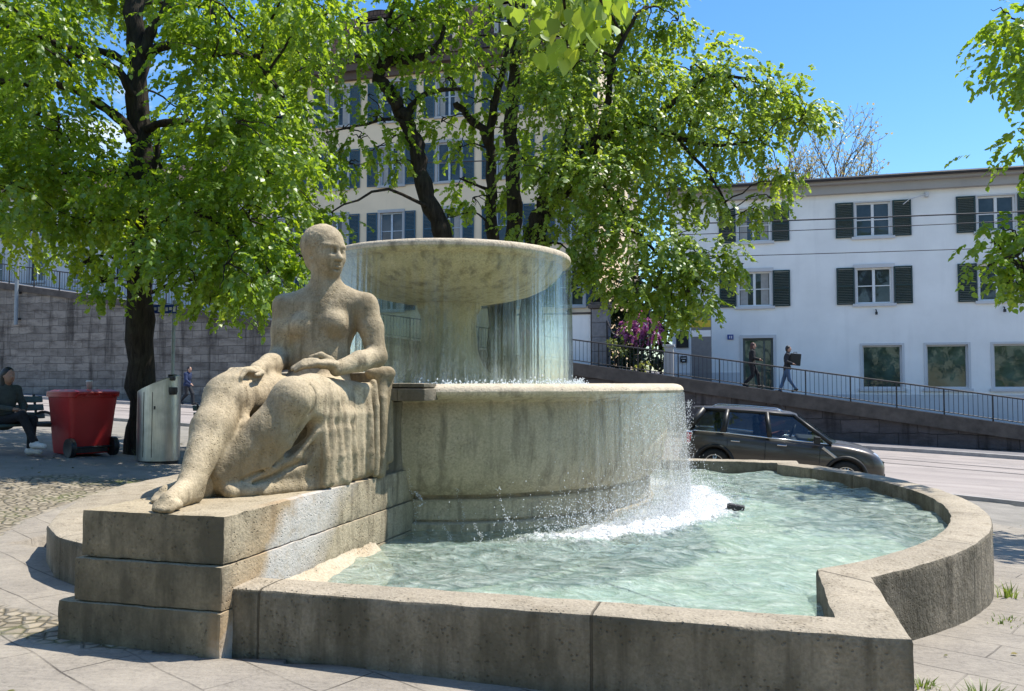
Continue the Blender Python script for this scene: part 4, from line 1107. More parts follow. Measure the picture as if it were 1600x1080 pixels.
def bare_tree(base, h, seed, label, spread=.5):
    rd = random.Random(seed); t = empty('bare_tree', base, 0, label, 'tree'); mb = MB(); tips = []
    def grow(p, d, L, r, lev):
        q = [p]; dd = d.copy()
        for k in range(3):
            dd = (dd+Vector((rd.uniform(-.22, .22), rd.uniform(-.22, .22), rd.uniform(-.08, .2)))).normalized()
            q.append(q[-1]+dd*L/3)
        mb.tube(q, [r, r*.9, r*.78, r*.66], 6 if lev < 3 else 4, cap=False)
        if lev > 3: tips.extend(q[1:])
        if lev >= 6: return
        for k in range(3 if lev < 5 else 2):
            nd = (dd+Vector((rd.uniform(-1, 1), rd.uniform(-1, 1), rd.uniform(-.35, .75)))*spread*1.5).normalized()
            grow(q[rd.choice((2, 3, 3))], nd, L*rd.uniform(.6, .82), r*.58, lev+1)
    grow(Vector((0, 0, 0)), Vector((0, 0, 1)), h*.36, h*.02, 0)
    mb.build('trunk', plain('pale_bark', (.16, .13, .10), .9, var=.3), t)
    g = np.random.default_rng(seed); P = np.array([v[:] for v in tips]); P = P[g.choice(len(P), min(len(P), 5200), replace=False)]
    n = len(P)
    V, F, tt = leaves(P+g.normal(size=(n, 3))*.08, g.normal(size=(n, 3)), g.normal(size=(n, 3)), g.uniform(.07, .17, n), g.random(n))
    mesh_np('buds', V, F, leaf_mat('spring_bud', (.50, .44, .24), (.50, .46, .22)), t, attr={'tint': tt})

# unseen lindens added behind the viewer for reflections, also screening the horizon light
def added_back_row():
    g = np.random.default_rng(77); root = None
    lob = [(float(a), float(b), float(c), 1.5) for a, b, c in zip(g.normal(0, 2.0, 26), g.normal(0, 1.8, 26), g.uniform(1.3, 11.5, 26))]
    for i, x in enumerate((-19, -10, -1, 8, 17, 27)):
        y = -13-.25*x+1.5*math.sin(i*2.2)
        if root is None:
            root = tree('', (0, 0, 0), [([(0, 0, -.3), (0, 0, 1), (.1, 0, 3.5), (0, .1, 6.5), (.1, 0, 10)], .3, .08)], lob, 22, .21, 78, 'leaf', 'unseen lindens added behind the viewer', True)
            root['label'] = 'unseen full linden added behind the viewer to be mirrored in the shop windows'; o = root
        else: o = copy_tree(root)
        o.location = (x, y, float(terr(x, y))); o.rotation_euler = (0, 0, i*1.3); o.scale = [1.35+.1*math.sin(i*5)]*3
added_back_row()

def litter():
    g = np.random.default_rng(9); n = 700
    X = np.concatenate([g.uniform(-11, -3.2, n//2), g.uniform(-8, 9, n-n//2)]); Y = np.concatenate([g.uniform(7, 16, n//2), g.uniform(3.6, 16, n-n//2)])
    u, v = fountain_r(X, Y); k = (np.hypot(u, v) > 5.6) & ~((np.abs(u) < 4.3) & (v > -5.15) & (v < 5)); X, Y = X[k], Y[k]; n = len(X)
    P = np.stack([X, Y, terr(X, Y)+.012], -1); D = np.stack([g.normal(size=n), g.normal(size=n), g.normal(size=n)*.12], -1)
    V, F, tt = leaves(P, D, np.array([0, 0, 1.])+g.normal(size=(n, 3))*.2, g.uniform(.02, .05, n), g.random(n))
    tag(mesh_np('leaf_litter', V, F, leaf_mat('fallen_bract', (.20, .19, .06), (.2, .2, .06)), attr={'tint': tt}), kind='stuff')
litter()
# ------------------------------------------------------------------ buildings (local x along the street, local -y towards the viewer)
def stucco(name, col, var=.06):
    t = NT(name); p = t.obj()
    c = t.mix(t.mr(t.noise(p, .5, 6, .6), .35, .65), tuple(x*(1-var) for x in col), tuple(min(1, x*(1+var)) for x in col))
    st = t.noise(t.mapv(p, (1.6, 1.6, .12)), 1.5, 5, .6)
    c = t.mix(t.mr(st, .55, .75, 0, .16), c, tuple(x*.6 for x in col))
    return t.done(t.pbr(c, .9, t.bump(t.noise(p, 60, 3), .15, .01), .2))
def glass_mat(name, col=(.02, .026, .03), rough=.03):
    t = NT(name); p = t.obj()
    c = t.mix(t.mr(t.noise(p, 1.1, 3), .4, .62), col, tuple(x*2.2+.005 for x in col))
    return t.done(t.pbr(c, rough, t.bump(t.noise(p, 1.7, 2), .04, .05), .6))
M['pane'] = glass_mat('window_glass')
M['pane_shop'] = glass_mat('shop_glass', (.03, .05, .042))
M['white_wall'] = stucco('white_render', (.86, .85, .82))
M['white_trim'] = stucco('pale_trim', (.60, .60, .60))
M['white_frame'] = plain('white_paint', (.74, .74, .73), .45, var=.05)
M['shut_dark'] = plain('dark_green_shutter', (.016, .040, .038), .5, var=.15)
M['shut_blue'] = plain('blue_green_shutter', (.018, .075, .125), .5, var=.15)
M['cream_wall'] = stucco('cream_render', (.80, .64, .45))
M['grey_trim'] = stucco('grey_sandstone', (.42, .42, .42), .12)
M['soffit'] = stucco('grey_soffit', (.40, .385, .37))
def tiles(name, a, b):
    t = NT(name); p = t.obj()
    br = t.n('TexBrick', {'Vector': t.mapv(p, (1, 1, 1), rot=(R(90), 0, 0)), 'Color1': a, 'Color2': b, 'Mortar': (.02, .016, .014), 'Scale': 1., 'Mortar Size': .02, 'Brick Width': .22, 'Row Height': .26})
    c = t.mix(t.mr(t.noise(p, .8, 5), .4, .7, 0, .5), br.outputs[0], (.05, .04, .035))
    return t.done(t.pbr(c, .8, t.bump(br.outputs[1], -.6, .03), .2))
M['tiles'] = tiles('brown_roof_tiles', (.13, .085, .065), (.09, .06, .05))
M['tiles_dark'] = tiles('dark_roof_tiles', (.05, .045, .045), (.035, .032, .032))

def wall_holes(mb, x0, x1, z0, z1, holes, y=0., dep=.22):
    xs = sorted({x0, x1, *[h[0] for h in holes], *[h[1] for h in holes]}); zs = sorted({z0, z1, *[h[2] for h in holes], *[h[3] for h in holes]})
    for i in range(len(xs)-1):
        for j in range(len(zs)-1):
            cx, cz = (xs[i]+xs[i+1])/2, (zs[j]+zs[j+1])/2
            if any(h[0] < cx < h[1] and h[2] < cz < h[3] for h in holes): continue
            mb.quad((xs[i], y, zs[j]), (xs[i+1], y, zs[j]), (xs[i+1], y, zs[j+1]), (xs[i], y, zs[j+1]))
    for a, b, c, d in holes:
        for q in (((a, y, c), (a, y+dep, c), (a, y+dep, d), (a, y, d)), ((b, y, c), (b, y, d), (b, y+dep, d), (b, y+dep, c)), ((a, y, d), (a, y+dep, d), (b, y+dep, d), (b, y, d)), ((a, y, c), (b, y, c), (b, y+dep, c), (a, y+dep, c))):
            mb.quad(*q)

def shell(mb, x0, x1, z0, z1, depth):
    mb.quad((x0, depth, z0), (x0, 0, z0), (x0, 0, z1), (x0, depth, z1)); mb.quad((x1, 0, z0), (x1, depth, z0), (x1, depth, z1), (x1, 0, z1)); mb.quad((x1, depth, z0), (x0, depth, z0), (x0, depth, z1), (x1, depth, z1))

def window(root, x, z0, w_, h, frame_m, pane_m, trim_m, lintel=False, shutters=None, sw=.7, mull=True, surround=.0, curtain=0):
    f = MB(); y = .10
    b_ = .07
    f.box2((x-w_/2, y, z0), (x-w_/2+b_, y+.08, z0+h)); f.box2((x+w_/2-b_, y, z0), (x+w_/2, y+.08, z0+h))
    f.box2((x-w_/2+b_, y, z0), (x+w_/2-b_, y+.08, z0+b_)); f.box2((x-w_/2+b_, y, z0+h-b_), (x+w_/2-b_, y+.08, z0+h))
    if mull:
        f.box2((x-.055, y-.01, z0+b_), (x+.055, y+.07, z0+h-b_))
        for s in (-1, 1): f.box2((x+s*(.055+(w_/2-b_-.055)/2)-(w_/2-b_-.055)/2, y+.01, z0+h*.5-.02), (x+s*(.055+(w_/2-b_-.055)/2)+(w_/2-b_-.055)/2, y+.06, z0+h*.5+.02))
    win = f.build('window', frame_m, root)
    p = MB(); p.quad((x-w_/2+.02, y+.06, z0+.02), (x+w_/2-.02, y+.06, z0+.02), (x+w_/2-.02, y+.06, z0+h-.02), (x-w_/2+.02, y+.06, z0+h-.02))
    p.build('pane', pane_m, win)
    s = MB(); s.box2((x-w_/2-.16, -.10, z0-.12), (x+w_/2+.16, .06, z0-.003))
    if lintel: s.box2((x-w_/2-.12, -.07, z0+h+.003), (x+w_/2+.12, .05, z0+h+.16))
    if surround:
        s.box2((x-w_/2-surround, -.035, z0+.0), (x-w_/2+.004, .05, z0+h)); s.box2((x+w_/2-.004, -.035, z0), (x+w_/2+surround, .05, z0+h))
        s.box2((x-w_/2-surround, -.037, z0+h), (x+w_/2+surround, .05, z0+h+surround))
    s.build('sill', trim_m, win)
    if curtain:
        c = MB(); n = 24
        for sd in (-1, 1):
            x0 = x+sd*(w_/2-.1); x1 = x+sd*w_*.20
            for k in range(n):
                a = x0+(x1-x0)*k/n; b2 = x0+(x1-x0)*(k+1)/n
                c.quad((a, y+.052-.004*(k % 2), z0+.08), (b2, y+.052-.004*((k+1) % 2), z0+.08), (b2, y+.052-.004*((k+1) % 2), z0+h-.08), (a, y+.052-.004*(k % 2), z0+h-.08))
        c.build('curtain', plain('net_curtain', (.36, .35, .33), .8), win)
    if shutters:
        for sd in (-1, 1):
            sh = MB(); cx = x+sd*(w_/2+surround+sw/2+.02); a = .035
            sh.box2((cx-sw/2, -.075, z0-.03), (cx-sw/2+.06, -.035, z0+h+.03)); sh.box2((cx+sw/2-.06, -.075, z0-.03), (cx+sw/2, -.035, z0+h+.03))
            for zz in (z0-.03, z0+h*.5-.03, z0+h-.03): sh.box2((cx-sw/2+.06, -.072, zz), (cx+sw/2-.06, -.036, zz+.06))
            k = int(h/.075)
            for i in range(k):
                zz = z0+.05+(h-.1)*i/k
                sh.box((cx, -.055, zz+.03), (sw-.122, .012, .062), Matrix.Rotation(R(28), 3, 'X'))
            sh.build('shutter', shutters, root)
    return win

# --- white house on the right
wh = empty('white_house', (15.44, 35.5, 0), PHI, 'long white rendered house with dark green shutters and shop windows behind the ramp', 'house')
cols = [-4.9, 0, 4.72]
holes = []
for c in cols:
    holes += [(c-.70, c+.70, 7.75, 9.22), (c-.70, c+.70, 4.87, 6.40)]
shops = [(.26, 1.56), (2.76, 1.58), (5.33, 1.7)]
for c, w_ in shops: holes.append((c-w_/2, c+w_/2, 1.26, 3.08))
holes.append((-5.42, -4.14, .7, 3.46))
mb = MB(); wall_holes(mb, -8.5, 9.5, -3.5, 10.0, holes); shell(mb, -8.5, 9.5, -3.5, 10.0, 11)
mb.build('wall', M['white_wall'], wh)
for i, c in enumerate(cols):
    for z, h in ((7.75, 1.47), (4.87, 1.53)):
        window(wh, c, z, 1.40, h, M['white_frame'], M['pane'], M['white_trim'], lintel=(z < 6), shutters=M['shut_dark'], sw=.72, surround=.06, curtain=int((i*2+int(z)) % 3 == 1))
for c, w_ in shops: window(wh, c, 1.26, w_, 1.82, M['white_trim'], M['pane_shop'], M['white_trim'], mull=False, surround=.09)
d = MB(); d.box2((-5.42, .12, .7), (-5.33, .2, 3.46)); d.box2((-4.23, .12, .7), (-4.14, .2, 3.46)); d.box2((-5.33, .12, 3.36), (-4.23, .2, 3.46)); d.box2((-4.56, .12, .7), (-4.48, .19, 3.36))
door = d.build('door', plain('door_frame', (.08, .10, .10), .4), wh)
d = MB(); d.quad((-5.4, .17, .7), (-4.16, .17, .7), (-4.16, .17, 3.4), (-5.4, .17, 3.4)); d.build('pane', M['pane_shop'], door)
d = MB(); d.box2((-5.55, -.05, .7), (-5.422, .05, 3.46)); d.box2((-4.138, -.05, .7), (-4.01, .05, 3.46)); d.box2((-5.55, -.052, 3.462), (-4.01, .05, 3.6)); d.build('door_surround', M['white_trim'], wh)
d = MB(); d.tube([(-4.62, .09, 1.9), (-4.62, .09, 2.3)], .018, 8); d.build('handle', M['steel'], door)
e = MB(); e.box2((-8.7, -.30, 9.62), (9.7, .0, 9.98)); e.box2((-8.8, -.62, 9.985), (9.8, .3, 10.10)); e.build('cornice', M['soffit'], wh)
rf = MB(); rf.add([(-8.9, -.72, 10.10), (9.9, -.72, 10.10), (9.9, 5.5, 11.2), (-8.9, 5.5, 11.2), (-8.9, 11.7, 10.1), (9.9, 11.7, 10.1), (-8.9, -.72, 10.24), (9.9, -.72, 10.24), (9.9, 5.5, 11.34), (-8.9, 5.5, 11.34), (-8.9, 11.7, 10.24), (9.9, 11.7, 10.24)],
    [(0, 3, 2, 1), (3, 4, 5, 2), (6, 7, 8, 9), (9, 8, 11, 10), (0, 1, 7, 6), (4, 10, 11, 5), (0, 6, 9, 3), (3, 9, 10, 4), (1, 2, 8, 7), (2, 5, 11, 8)])
roof = rf.build('roof', M['tiles_dark'], wh)
g = MB(); g.tube([(-8.9, -.78, 10.14), (9.9, -.78, 10.14)], .075, 10); g.build('gutter', M['iron'], wh)
pl = MB(); pl.box2((-8.52, -.03, -3.4), (-5.56, -.003, 1.95)); pl.box2((-3.99, -.03, -3.4), (9.52, -.003, 1.0)); pl.build('plinth', M['white_trim'], wh)
fx = MB(); fx.box((-3.0+5.1, -.12, 9.4), (.14, .18, .2)); fx.tube([(2.1, -.2, 9.4), (1.4, -.35, 9.2), (1.15, -.3, 9.0)], .02, 6); fx.build('cable_bracket', M['white_trim'], wh)
for x_, z_ in ((.05, 4.6), (4.9, 4.6)):
    q = MB(); q.tube([(x_, 0, z_), (x_, -.14, z_-.02), (x_, -.16, z_-.12)], .025, 6); q.box((x_, -.16, z_-.16), (.09, .09, .12)); q.build('wall_lamp', M['black'], wh)
def on_wall(name, x, z, w_, h, label, cat, mat, parts=()):
    X, Y = 15.44+x*UX+(-.035)*VX, 35.5+x*UY+(-.035)*VY
    t = empty(name, (X, Y, z), PHI, label, cat)
    b = MB(); b.box((0, 0, 0), (w_, .05, h)); b.build('plate' if parts else 'board', mat, t, bevel=.006)
    for nm, c, s, m_ in parts:
        b = MB(); b.box((c[0], -.03, c[1]), (s[0], .008, s[1])); b.build(nm, m_, t)
    return t
white_p = plain('white_enamel', (.75, .75, .75), .35, var=.03)
blue_p = plain('blue_enamel', (.02, .06, .28), .35, var=.05)
hn = on_wall('house_number', -5.95, 3.52, .26, .22, 'tiny blue enamel house number left of the glass door', 'house number', blue_p, [('digit', (-.04, 0), (.03, .12), white_p), ('digit', (.045, .04), (.075, .03), white_p), ('digit', (.045, -.045), (.075, .03), white_p), ('digit', (.045, 0), (.03, .12), white_p)])
on_wall('notice_board', -8.05, 3.45, .55, .76, 'black glazed notice board at the left end of the white house', 'notice board', M['black'], [('frame', (0, .36), (.55, .03), M['iron']), ('frame', (0, -.36), (.55, .03), M['iron'])])
on_wall('letter_box', -8.0, 2.55, .30, .28, 'small dark letter box below the notice board', 'letter box', M['black'], [('flap', (0, .05), (.22, .04), white_p), ('name_plate', (0, -.06), (.12, .05), white_p)])

# --- cream apartment house behind the trees
ch = empty('apartment_house', (-6.55, 45.0, 0), PHI, 'tall cream apartment house with blue-green shutters and a brown dormered roof behind the trees', 'house')
cols = [3.3*k for k in range(-2, 4)]
rows = [(15.75, 2.15), (12.22, 2.1), (8.72, 2.0), (5.4, 1.9)]
holes = [(c-.66, c+.66, z, z+h) for c in cols for z, h in rows]
mb = MB(); wall_holes(mb, -8.6, 11.3, -1, 18.6, holes); shell(mb, -8.6, 11.3, -1, 18.6, 12); mb.build('wall', M['cream_wall'], ch)
for i, c in enumerate(cols):
    for j, (z, h) in enumerate(rows):
        window(ch, c, z, 1.32, h, plain('grey_blue_frame', (.42, .48, .54), .5) if (i, j) == (0, 0) else bpy.data.materials['grey_blue_frame'], M['pane'], M['grey_trim'], lintel=True, shutters=M['shut_blue'], sw=.62, surround=.13, curtain=int((i+j) % 2))
e = MB(); e.box2((-8.9, -.5, 18.603), (11.6, .1, 19.0)); e.box2((-8.75, -.25, 18.2), (11.45, -.003, 18.6)); e.build('cornice', plain('brown_eave', (.10, .07, .055), .8), ch)
rf = MB(); rf.add([(-9, -.6, 19.0), (11.7, -.6, 19.0), (11.7, 12.6, 19.0), (-9, 12.6, 19.0), (-7, 1.2, 22.3), (9.7, 1.2, 22.3), (9.7, 10.8, 22.3), (-7, 10.8, 22.3), (-4, 6, 24.2), (6.5, 6, 24.2)],
    [(0, 1, 5, 4), (1, 2, 6, 5), (2, 3, 7, 6), (3, 0, 4, 7), (4, 5, 9, 8), (6, 7, 8, 9), (5, 6, 9), (7, 4, 8)]); rf.build('roof', M['tiles'], ch)
for c in (-4.6, -.9, 2.9, 6.7):
    dm = MB(); dm.box2((c-.85, -.10, 19.35), (c-.62, 1.6, 21.4)); dm.box2((c+.62, -.10, 19.35), (c+.85, 1.6, 21.4)); dm.box2((c-.62, -.10, 21.2), (c+.62, 1.6, 21.4)); dm.box2((c-.62, -.1, 19.35), (c+.62, 1.6, 19.5))
    dd = dm.build('dormer', M['cream_wall'] if c == 2.9 else M['grey_trim'], ch)
    k = MB(); k.quad((c-.62, .02, 19.5), (c+.62, .02, 19.5), (c+.62, .02, 21.2), (c-.62, .02, 21.2)); k.build('pane', M['pane'], dd)
    k = MB(); k.box2((c-.04, -.03, 19.5), (c+.04, .015, 21.2)); k.box2((c-.62, -.02, 20.5), (c-.04, .01, 20.56)); k.box2((c+.04, -.02, 20.5), (c+.62, .01, 20.56)); k.build('window', M['white_frame'], dd)
    k = MB(); n = 10
    for i in range(n):
        a0, a1 = PI*i/n, PI*(i+1)/n
        k.quad((c+1.15*math.cos(a0), -.35, 21.4+.5*math.sin(a0)), (c+1.15*math.cos(a0), 2.2, 21.4+.5*math.sin(a0)), (c+1.15*math.cos(a1), 2.2, 21.4+.5*math.sin(a1)), (c+1.15*math.cos(a1), -.35, 21.4+.5*math.sin(a1)))
        k.add([(c, -.34, 21.4), (c+1.15*math.cos(a0), -.34, 21.4+.5*math.sin(a0)), (c+1.15*math.cos(a1), -.34, 21.4+.5*math.sin(a1))], [(0, 1, 2)])
    k.build('dormer_roof', M['tiles'], dd)
dp = MB(); dp.tube([(11.0, -.1, 1), (11.0, -.1, 18.3)], .06, 8); dp.build('downpipe', M['iron'], ch)

# --- sunlit corner house glimpsed right of the bowl
sh = empty('corner_house', (3.3, 50, 0), R(36), 'peach sunlit corner house glimpsed to the right of the upper bowl', 'house')
holes = [(c-.5, c+.5, z, z+1.7) for c in (-3.2, -.8, 1.6, 4.0) for z in (3.2, 6.4, 9.6, 12.8)]
mb = MB(); wall_holes(mb, -5, 6, -1, 15.4, holes); shell(mb, -5, 6, -1, 15.4, 8); mb.build('wall', stucco('peach_render', (.78, .62, .47)), sh)
for c in (-3.2, -.8, 1.6, 4.0):
    for z in (3.2, 6.4, 9.6, 12.8): window(sh, c, z, 1.0, 1.7, M['white_frame'], M['pane'], M['grey_trim'], lintel=True, shutters=M['shut_blue'] if z < 8 else None, sw=.45, surround=.1)
rf = MB(); rf.prism([(-5.4, -.4), (6.4, -.4), (6.4, 8.4), (-5.4, 8.4)], 15.402, 15.8); rf.build('roof', M['tiles'], sh)

# --- pale house far left behind the wall
ph = empty('town_house', (-27, 54, 0), PHI, 'pale grey town house far left above the stone wall', 'house')
holes = [(c-.6, c+.6, z, z+1.9) for c in np.arange(-15, 14, 3.4) for z in (8.2, 11.2)]
mb = MB(); wall_holes(mb, -19, 14, 2, 14, holes); shell(mb, -19, 14, 2, 14, 10); mb.build('wall', stucco('pale_render', (.60, .58, .56)), ph)
for c in np.arange(-15, 14, 3.4):
    for z in (8.2, 11.2): window(ph, float(c), z, 1.2, 1.9, M['white_frame'], M['pane'], M['grey_trim'], lintel=True, surround=.12)
rf = MB(); rf.add([(-19.5, -.5, 14.0), (14.5, -.5, 14.0), (14.5, 10.5, 14.0), (-19.5, 10.5, 14.0), (-15, 5, 17.0), (10, 5, 17.0)], [(0, 1, 5, 4), (1, 2, 5), (2, 3, 4, 5), (3, 0, 4), (3, 2, 1, 0)]); rf.build('roof', M['tiles'], ph)

# ------------------------------------------------------------------ retaining wall and railings
def block_mat(name, a, b, mort, stain, bw=.95, rh=.37):
    t = NT(name); p = t.obj(); x, y, z = t.sep(p)
    v = t.n('CombineXYZ', {0: x, 1: z, 2: 0.}).outputs[0]
    wb = t.n('TexNoise', {'Vector': p, 'Scale': 1.2, 'Detail': 4}).outputs['Color']
    v = t.n('VectorMath', {0: v, 1: t.n('VectorMath', {0: wb, 'Scale': .17}, operation='SCALE').outputs[0]}, operation='ADD').outputs[0]
    br = t.n('TexBrick', {'Vector': v, 'Color1': a, 'Color2': b, 'Mortar': mort, 'Scale': 1., 'Mortar Size': .012, 'Mortar Smooth': .3, 'Brick Width': bw, 'Row Height': rh, 'Bias': 0.}, offset=.5)
    c = br.outputs[0]
    c = t.mix(t.mr(t.noise(t.mapv(p, (1, 1, 2.4)), 1.1, 6, .65), .46, .64, 0, .75), c, stain)
    c = t.mix(t.mr(t.noise(t.mapv(p, (1.2, 1.2, .16)), 1.3, 5, .6), .54, .66, 0, .75), c, tuple(q*.4 for q in stain))
    c = t.mix(t.mr(t.noise(p, 9, 4), .45, .75, 0, .4), c, tuple(q*.6 for q in a))
    h = t.math('ADD', t.math('MULTIPLY', br.outputs[1], -1.), t.math('MULTIPLY', t.noise(p, 7, 5), .8))
    return t.done(t.pbr(c, .9, t.bump(h, .8, .05), .2))
M['ashlar'] = block_mat('grey_ashlar', (.30, .27, .235), (.18, .163, .145), (.115, .105, .092), (.085, .073, .066))
M['ashlar_dark'] = block_mat('shaded_ashlar', (.115, .10, .10), (.075, .068, .07), (.03, .028, .028), (.045, .04, .04), 1.3, .5)  # shade put into the colour; the left stretch is paler for open sky
M['coping'] = plain('dark_coping', (.085, .072, .062), .9, var=.3, scale=3, bump=.4, bscale=20)
def wall_part(label, s0, s1, mat, cop_h, cop_out):
    n = int(abs(s1-s0)/1.0)+1
    x0, y0 = wall_pt(s0)
    t = empty('retaining_wall', (x0, y0, float(terr(x0, y0))), PHI, label, 'wall')
    zb = float(terr(x0, y0)); V = []; F = []; W = []; G = []
    for i, s in enumerate(np.linspace(s0, s1, n)):
        x, y = wall_pt(s); zt = ramp_z(s)-zb; g_ = float(terr(x, y))-.5-zb; l = s-s0
        V += [(l, 0, min(g_, zt-.1)), (l, 0, zt-cop_h), (l, .5, zt-cop_h), (l, .5, min(g_, zt-.1))]
        W += [(l, -cop_out, zt-cop_h+.003), (l, -cop_out, zt), (l, .62, zt), (l, .62, zt-cop_h+.003)]
    for i in range(n-1):
        for k in range(4): F.append((i*4+k, (i+1)*4+k, (i+1)*4+(k+1) % 4, i*4+(k+1) % 4))
    ends = [(0, 1, 2, 3), tuple((n-1)*4+k for k in (3, 2, 1, 0))]
    mesh_obj('blocks', V, F+ends, mat, t); mesh_obj('coping', W, F+ends, M['coping'], t)
wall_part('tall grey ashlar retaining wall rising to the left behind the bins', -62, -10.3, M['ashlar'], .32, .10)
wall_part('low shade-darkened wall carrying the ramp behind the dark car', -10.297, 30, M['ashlar_dark'], .50, .14)

def railing(label, s0, s1, h=.93, step=1.57, gap=.145):
    x0, y0 = wall_pt(s0, .12)
    t = empty('railing', (x0, y0, ramp_z(s0)), PHI, label, 'railing')
    sl = -.1444; L_ = s1-s0; n = max(1, round(L_/step)); rd = random.Random(int(s0*10))
    r_ = MB(); r_.tube([(0, 0, h), (L_, 0, h+sl*L_)], .028, 8); r_.build('handrail', M['iron'], t)
    r_ = MB(); r_.tube([(0, 0, .10), (L_, 0, .10+sl*L_)], .018, 6); r_.build('bottom_rail', M['iron'], t)
    for i in range(n+1):
        p = MB(); l = L_*i/n; p.box((l, 0, h/2+sl*l), (.045, .045, h)); p.build('post', M['iron'], t)
        if i < n:
            b = MB(); k = int((L_/n)/gap)
            for j in range(1, k):
                q = l+(L_/n)*j/k; b.box((q, 0, (h+.10)/2+sl*q), (.016, .016, h-.10))
            b.build('bars', M['iron'], t)
railing('iron railing climbing to the left above the tall stone wall', -46, -10.6)
railing('iron railing of the ramp in front of the white house', -10.2, 18)
bare_tree((19.6, 50, 1.0), 13.0, 12, 'nearly bare tree with yellow buds rising behind the white house roof', .5)
bare_tree((17.2, 52, 1.0), 13.2, 31, 'slimmer budding tree half hidden behind the right-hand linden', .5)
# ------------------------------------------------------------------ people
def person(label, loc, rz, J, cols, hair_len=.0, jacket=True, group=None, build=1., h=.014, sleeves=True, legsk=1.):
    """J: joints in local metres (x forward, y left, z up)."""
    t = empty('person', loc, rz, label, 'person', group)
    g = {k: Vector(v) for k, v in J.items()}
    pts = np.array([v[:] for v in g.values()]); lo = pts.min(0)-.28; hi = pts.max(0)+.28
    hd = g['head']; fd = (g['face']-hd).normalized(); fy = math.atan2(fd.y, fd.x); Rm = Matrix.Rotation(fy, 3, 'Z')
    Hl = lambda x, y, z: tuple(hd+Rm @ Vector((x, y, z)))
    T = lambda a: tuple(g[a])
    def limbs(S, which, add=0., k=.03):
        for s in 'LR':
            if 'arm' in which: S.chain([T('sh'+s), T('el'+s), T('ha'+s)], [.052*build+add, .042*build+add, .028*build+add], k)
            if 'leg' in which: S.chain([T('hip'+s), T('kn'+s), T('an'+s)], [.085*build*legsk+add, .058*build*legsk+add, .042*build+add], k)
    def torso(S, add=0.):
        c = (g['shL']+g['shR'])/2; sd = (g['shL']-g['shR']); R3 = Matrix.Rotation(math.atan2(sd.y, sd.x)-PI/2, 3, 'Z')
        S.ell(T('pelvis'), (.12*build+add, .165*build+add, .12+add), R3, .06); m = (c+g['pelvis'])/2
        S.ell(tuple(m), (.105*build+add, .145*build+add, .20+add), R3, .08); S.ell(tuple(c-Vector((0, 0, .09))), (.11*build+add, .17*build+add, .16+add), R3, .08)
        S.cap(T('shL'), T('shR'), .058+add, .058+add, .05)
    S = SDF(lo, hi, h)
    torso(S); limbs(S, ('arm', 'leg'))
    S.cap(tuple((g['shL']+g['shR'])/2), tuple(hd-Vector((0, 0, .06))), .055, .05, .03)
    S.ell(Hl(0, 0, .02), (.092, .074, .105), Rm, .02); S.ell(Hl(.02, 0, -.045), (.07, .06, .075), Rm, .03)
    S.cap(Hl(.085, 0, .015), Hl(.105, 0, -.02), .009, .014, .012)
    for y in (-.032, .032): S.ell(Hl(.09, y, .02), (.014, .016, .009), Rm, .01, 'sub')
    S.ell(Hl(.088, 0, -.06), (.012, .026, .007), Rm, .006, 'sub')
    for y in (-.076, .076): S.ell(Hl(-.005, y, -.005), (.018, .011, .03), Rm, .008)
    for s in 'LR':
        a, e = g['ha'+s], g['el'+s]; d = (a-e).normalized(); up = Vector((0, 0, 1)) if abs(d.z) < .8 else Vector((1, 0, 0)); sd = d.cross(up).normalized()
        S.cap(tuple(a), tuple(a+d*.07), .03, .032, .02)
        for i in range(4):
            o_ = sd*(-.027+.018*i); L_ = (.062, .078, .074, .056)[i]
            S.chain([tuple(a+d*.08+o_), tuple(a+d*(.08+L_*.55)+o_*1.1), tuple(a+d*(.08+L_*.9)+o_*1.1-up*.02)], [.0105, .0095, .008], .006)
        S.chain([tuple(a+d*.03+sd*.03), tuple(a+d*.06+sd*.055), tuple(a+d*.10+sd*.055)], [.013, .012, .009], .01)
        an, to = g['an'+s], g['to'+s]; S.cap(tuple(an-Vector((0, 0, .03))), tuple(to), .042, .032, .03)
    P, F = S.mesh(); mesh_np('body', P, F, cols['skin'], t, True)
    S = SDF(lo, hi, h); torso(S, .018)
    c = (g['shL']+g['shR'])/2
    S.cap(tuple(c), tuple(c+(hd-c)*.42), .075, .066, .03)
    if sleeves: limbs(S, ('arm',), .017)
    for s in 'LR':
        a, e = g['ha'+s], g['el'+s]; q = a+(a-e).normalized()*.06; S.ell(tuple(q), (.055, .055, .055), None, 0, 'sub')
    hem = g['pelvis']-Vector((0, 0, .02)); S.ell(tuple(hem), (.14*build, .185*build, .13), None, .04)
    P, F = S.mesh(); mesh_np('jacket', P, F, cols['top'], t, True)
    S = SDF(lo, hi, h); S.ell(T('pelvis'), (.128*build, .172*build, .13), None, .05); limbs(S, ('leg',), .014, .04)
    for s in 'LR': S.ell(tuple(g['an'+s]-Vector((0, 0, .05))), (.055, .055, .045), None, 0, 'sub')
    P, F = S.mesh(); mesh_np('trousers', P, F, cols['legs'], t, True)
    for s in 'LR':
        S = SDF(g['an'+s]-Vector((.3, .3, .25)), g['an'+s]+Vector((.35, .3, .2)), .011)
        an, to = g['an'+s], g['to'+s]; d = (to-an); d.z *= .3; d.normalize()
        S.cap(tuple(an-d*.04-Vector((0, 0, .045))), tuple(to+d*.03), .047, .040, .03); S.cap(tuple(an), tuple(an-Vector((0, 0, .05))), .05, .05, .03)
        P, F = S.mesh(); mesh_np('shoe', P, F, cols['shoe'], t, True)
    S = SDF(hd-Vector((.3, .3, .4)), hd+Vector((.3, .3, .3)), .011)
    S.ell(Hl(-.022, 0, .045), (.098, .084, .098), Rm, .01); S.ell(Hl(-.055, 0, -.02), (.06, .072, .085), Rm, .03)
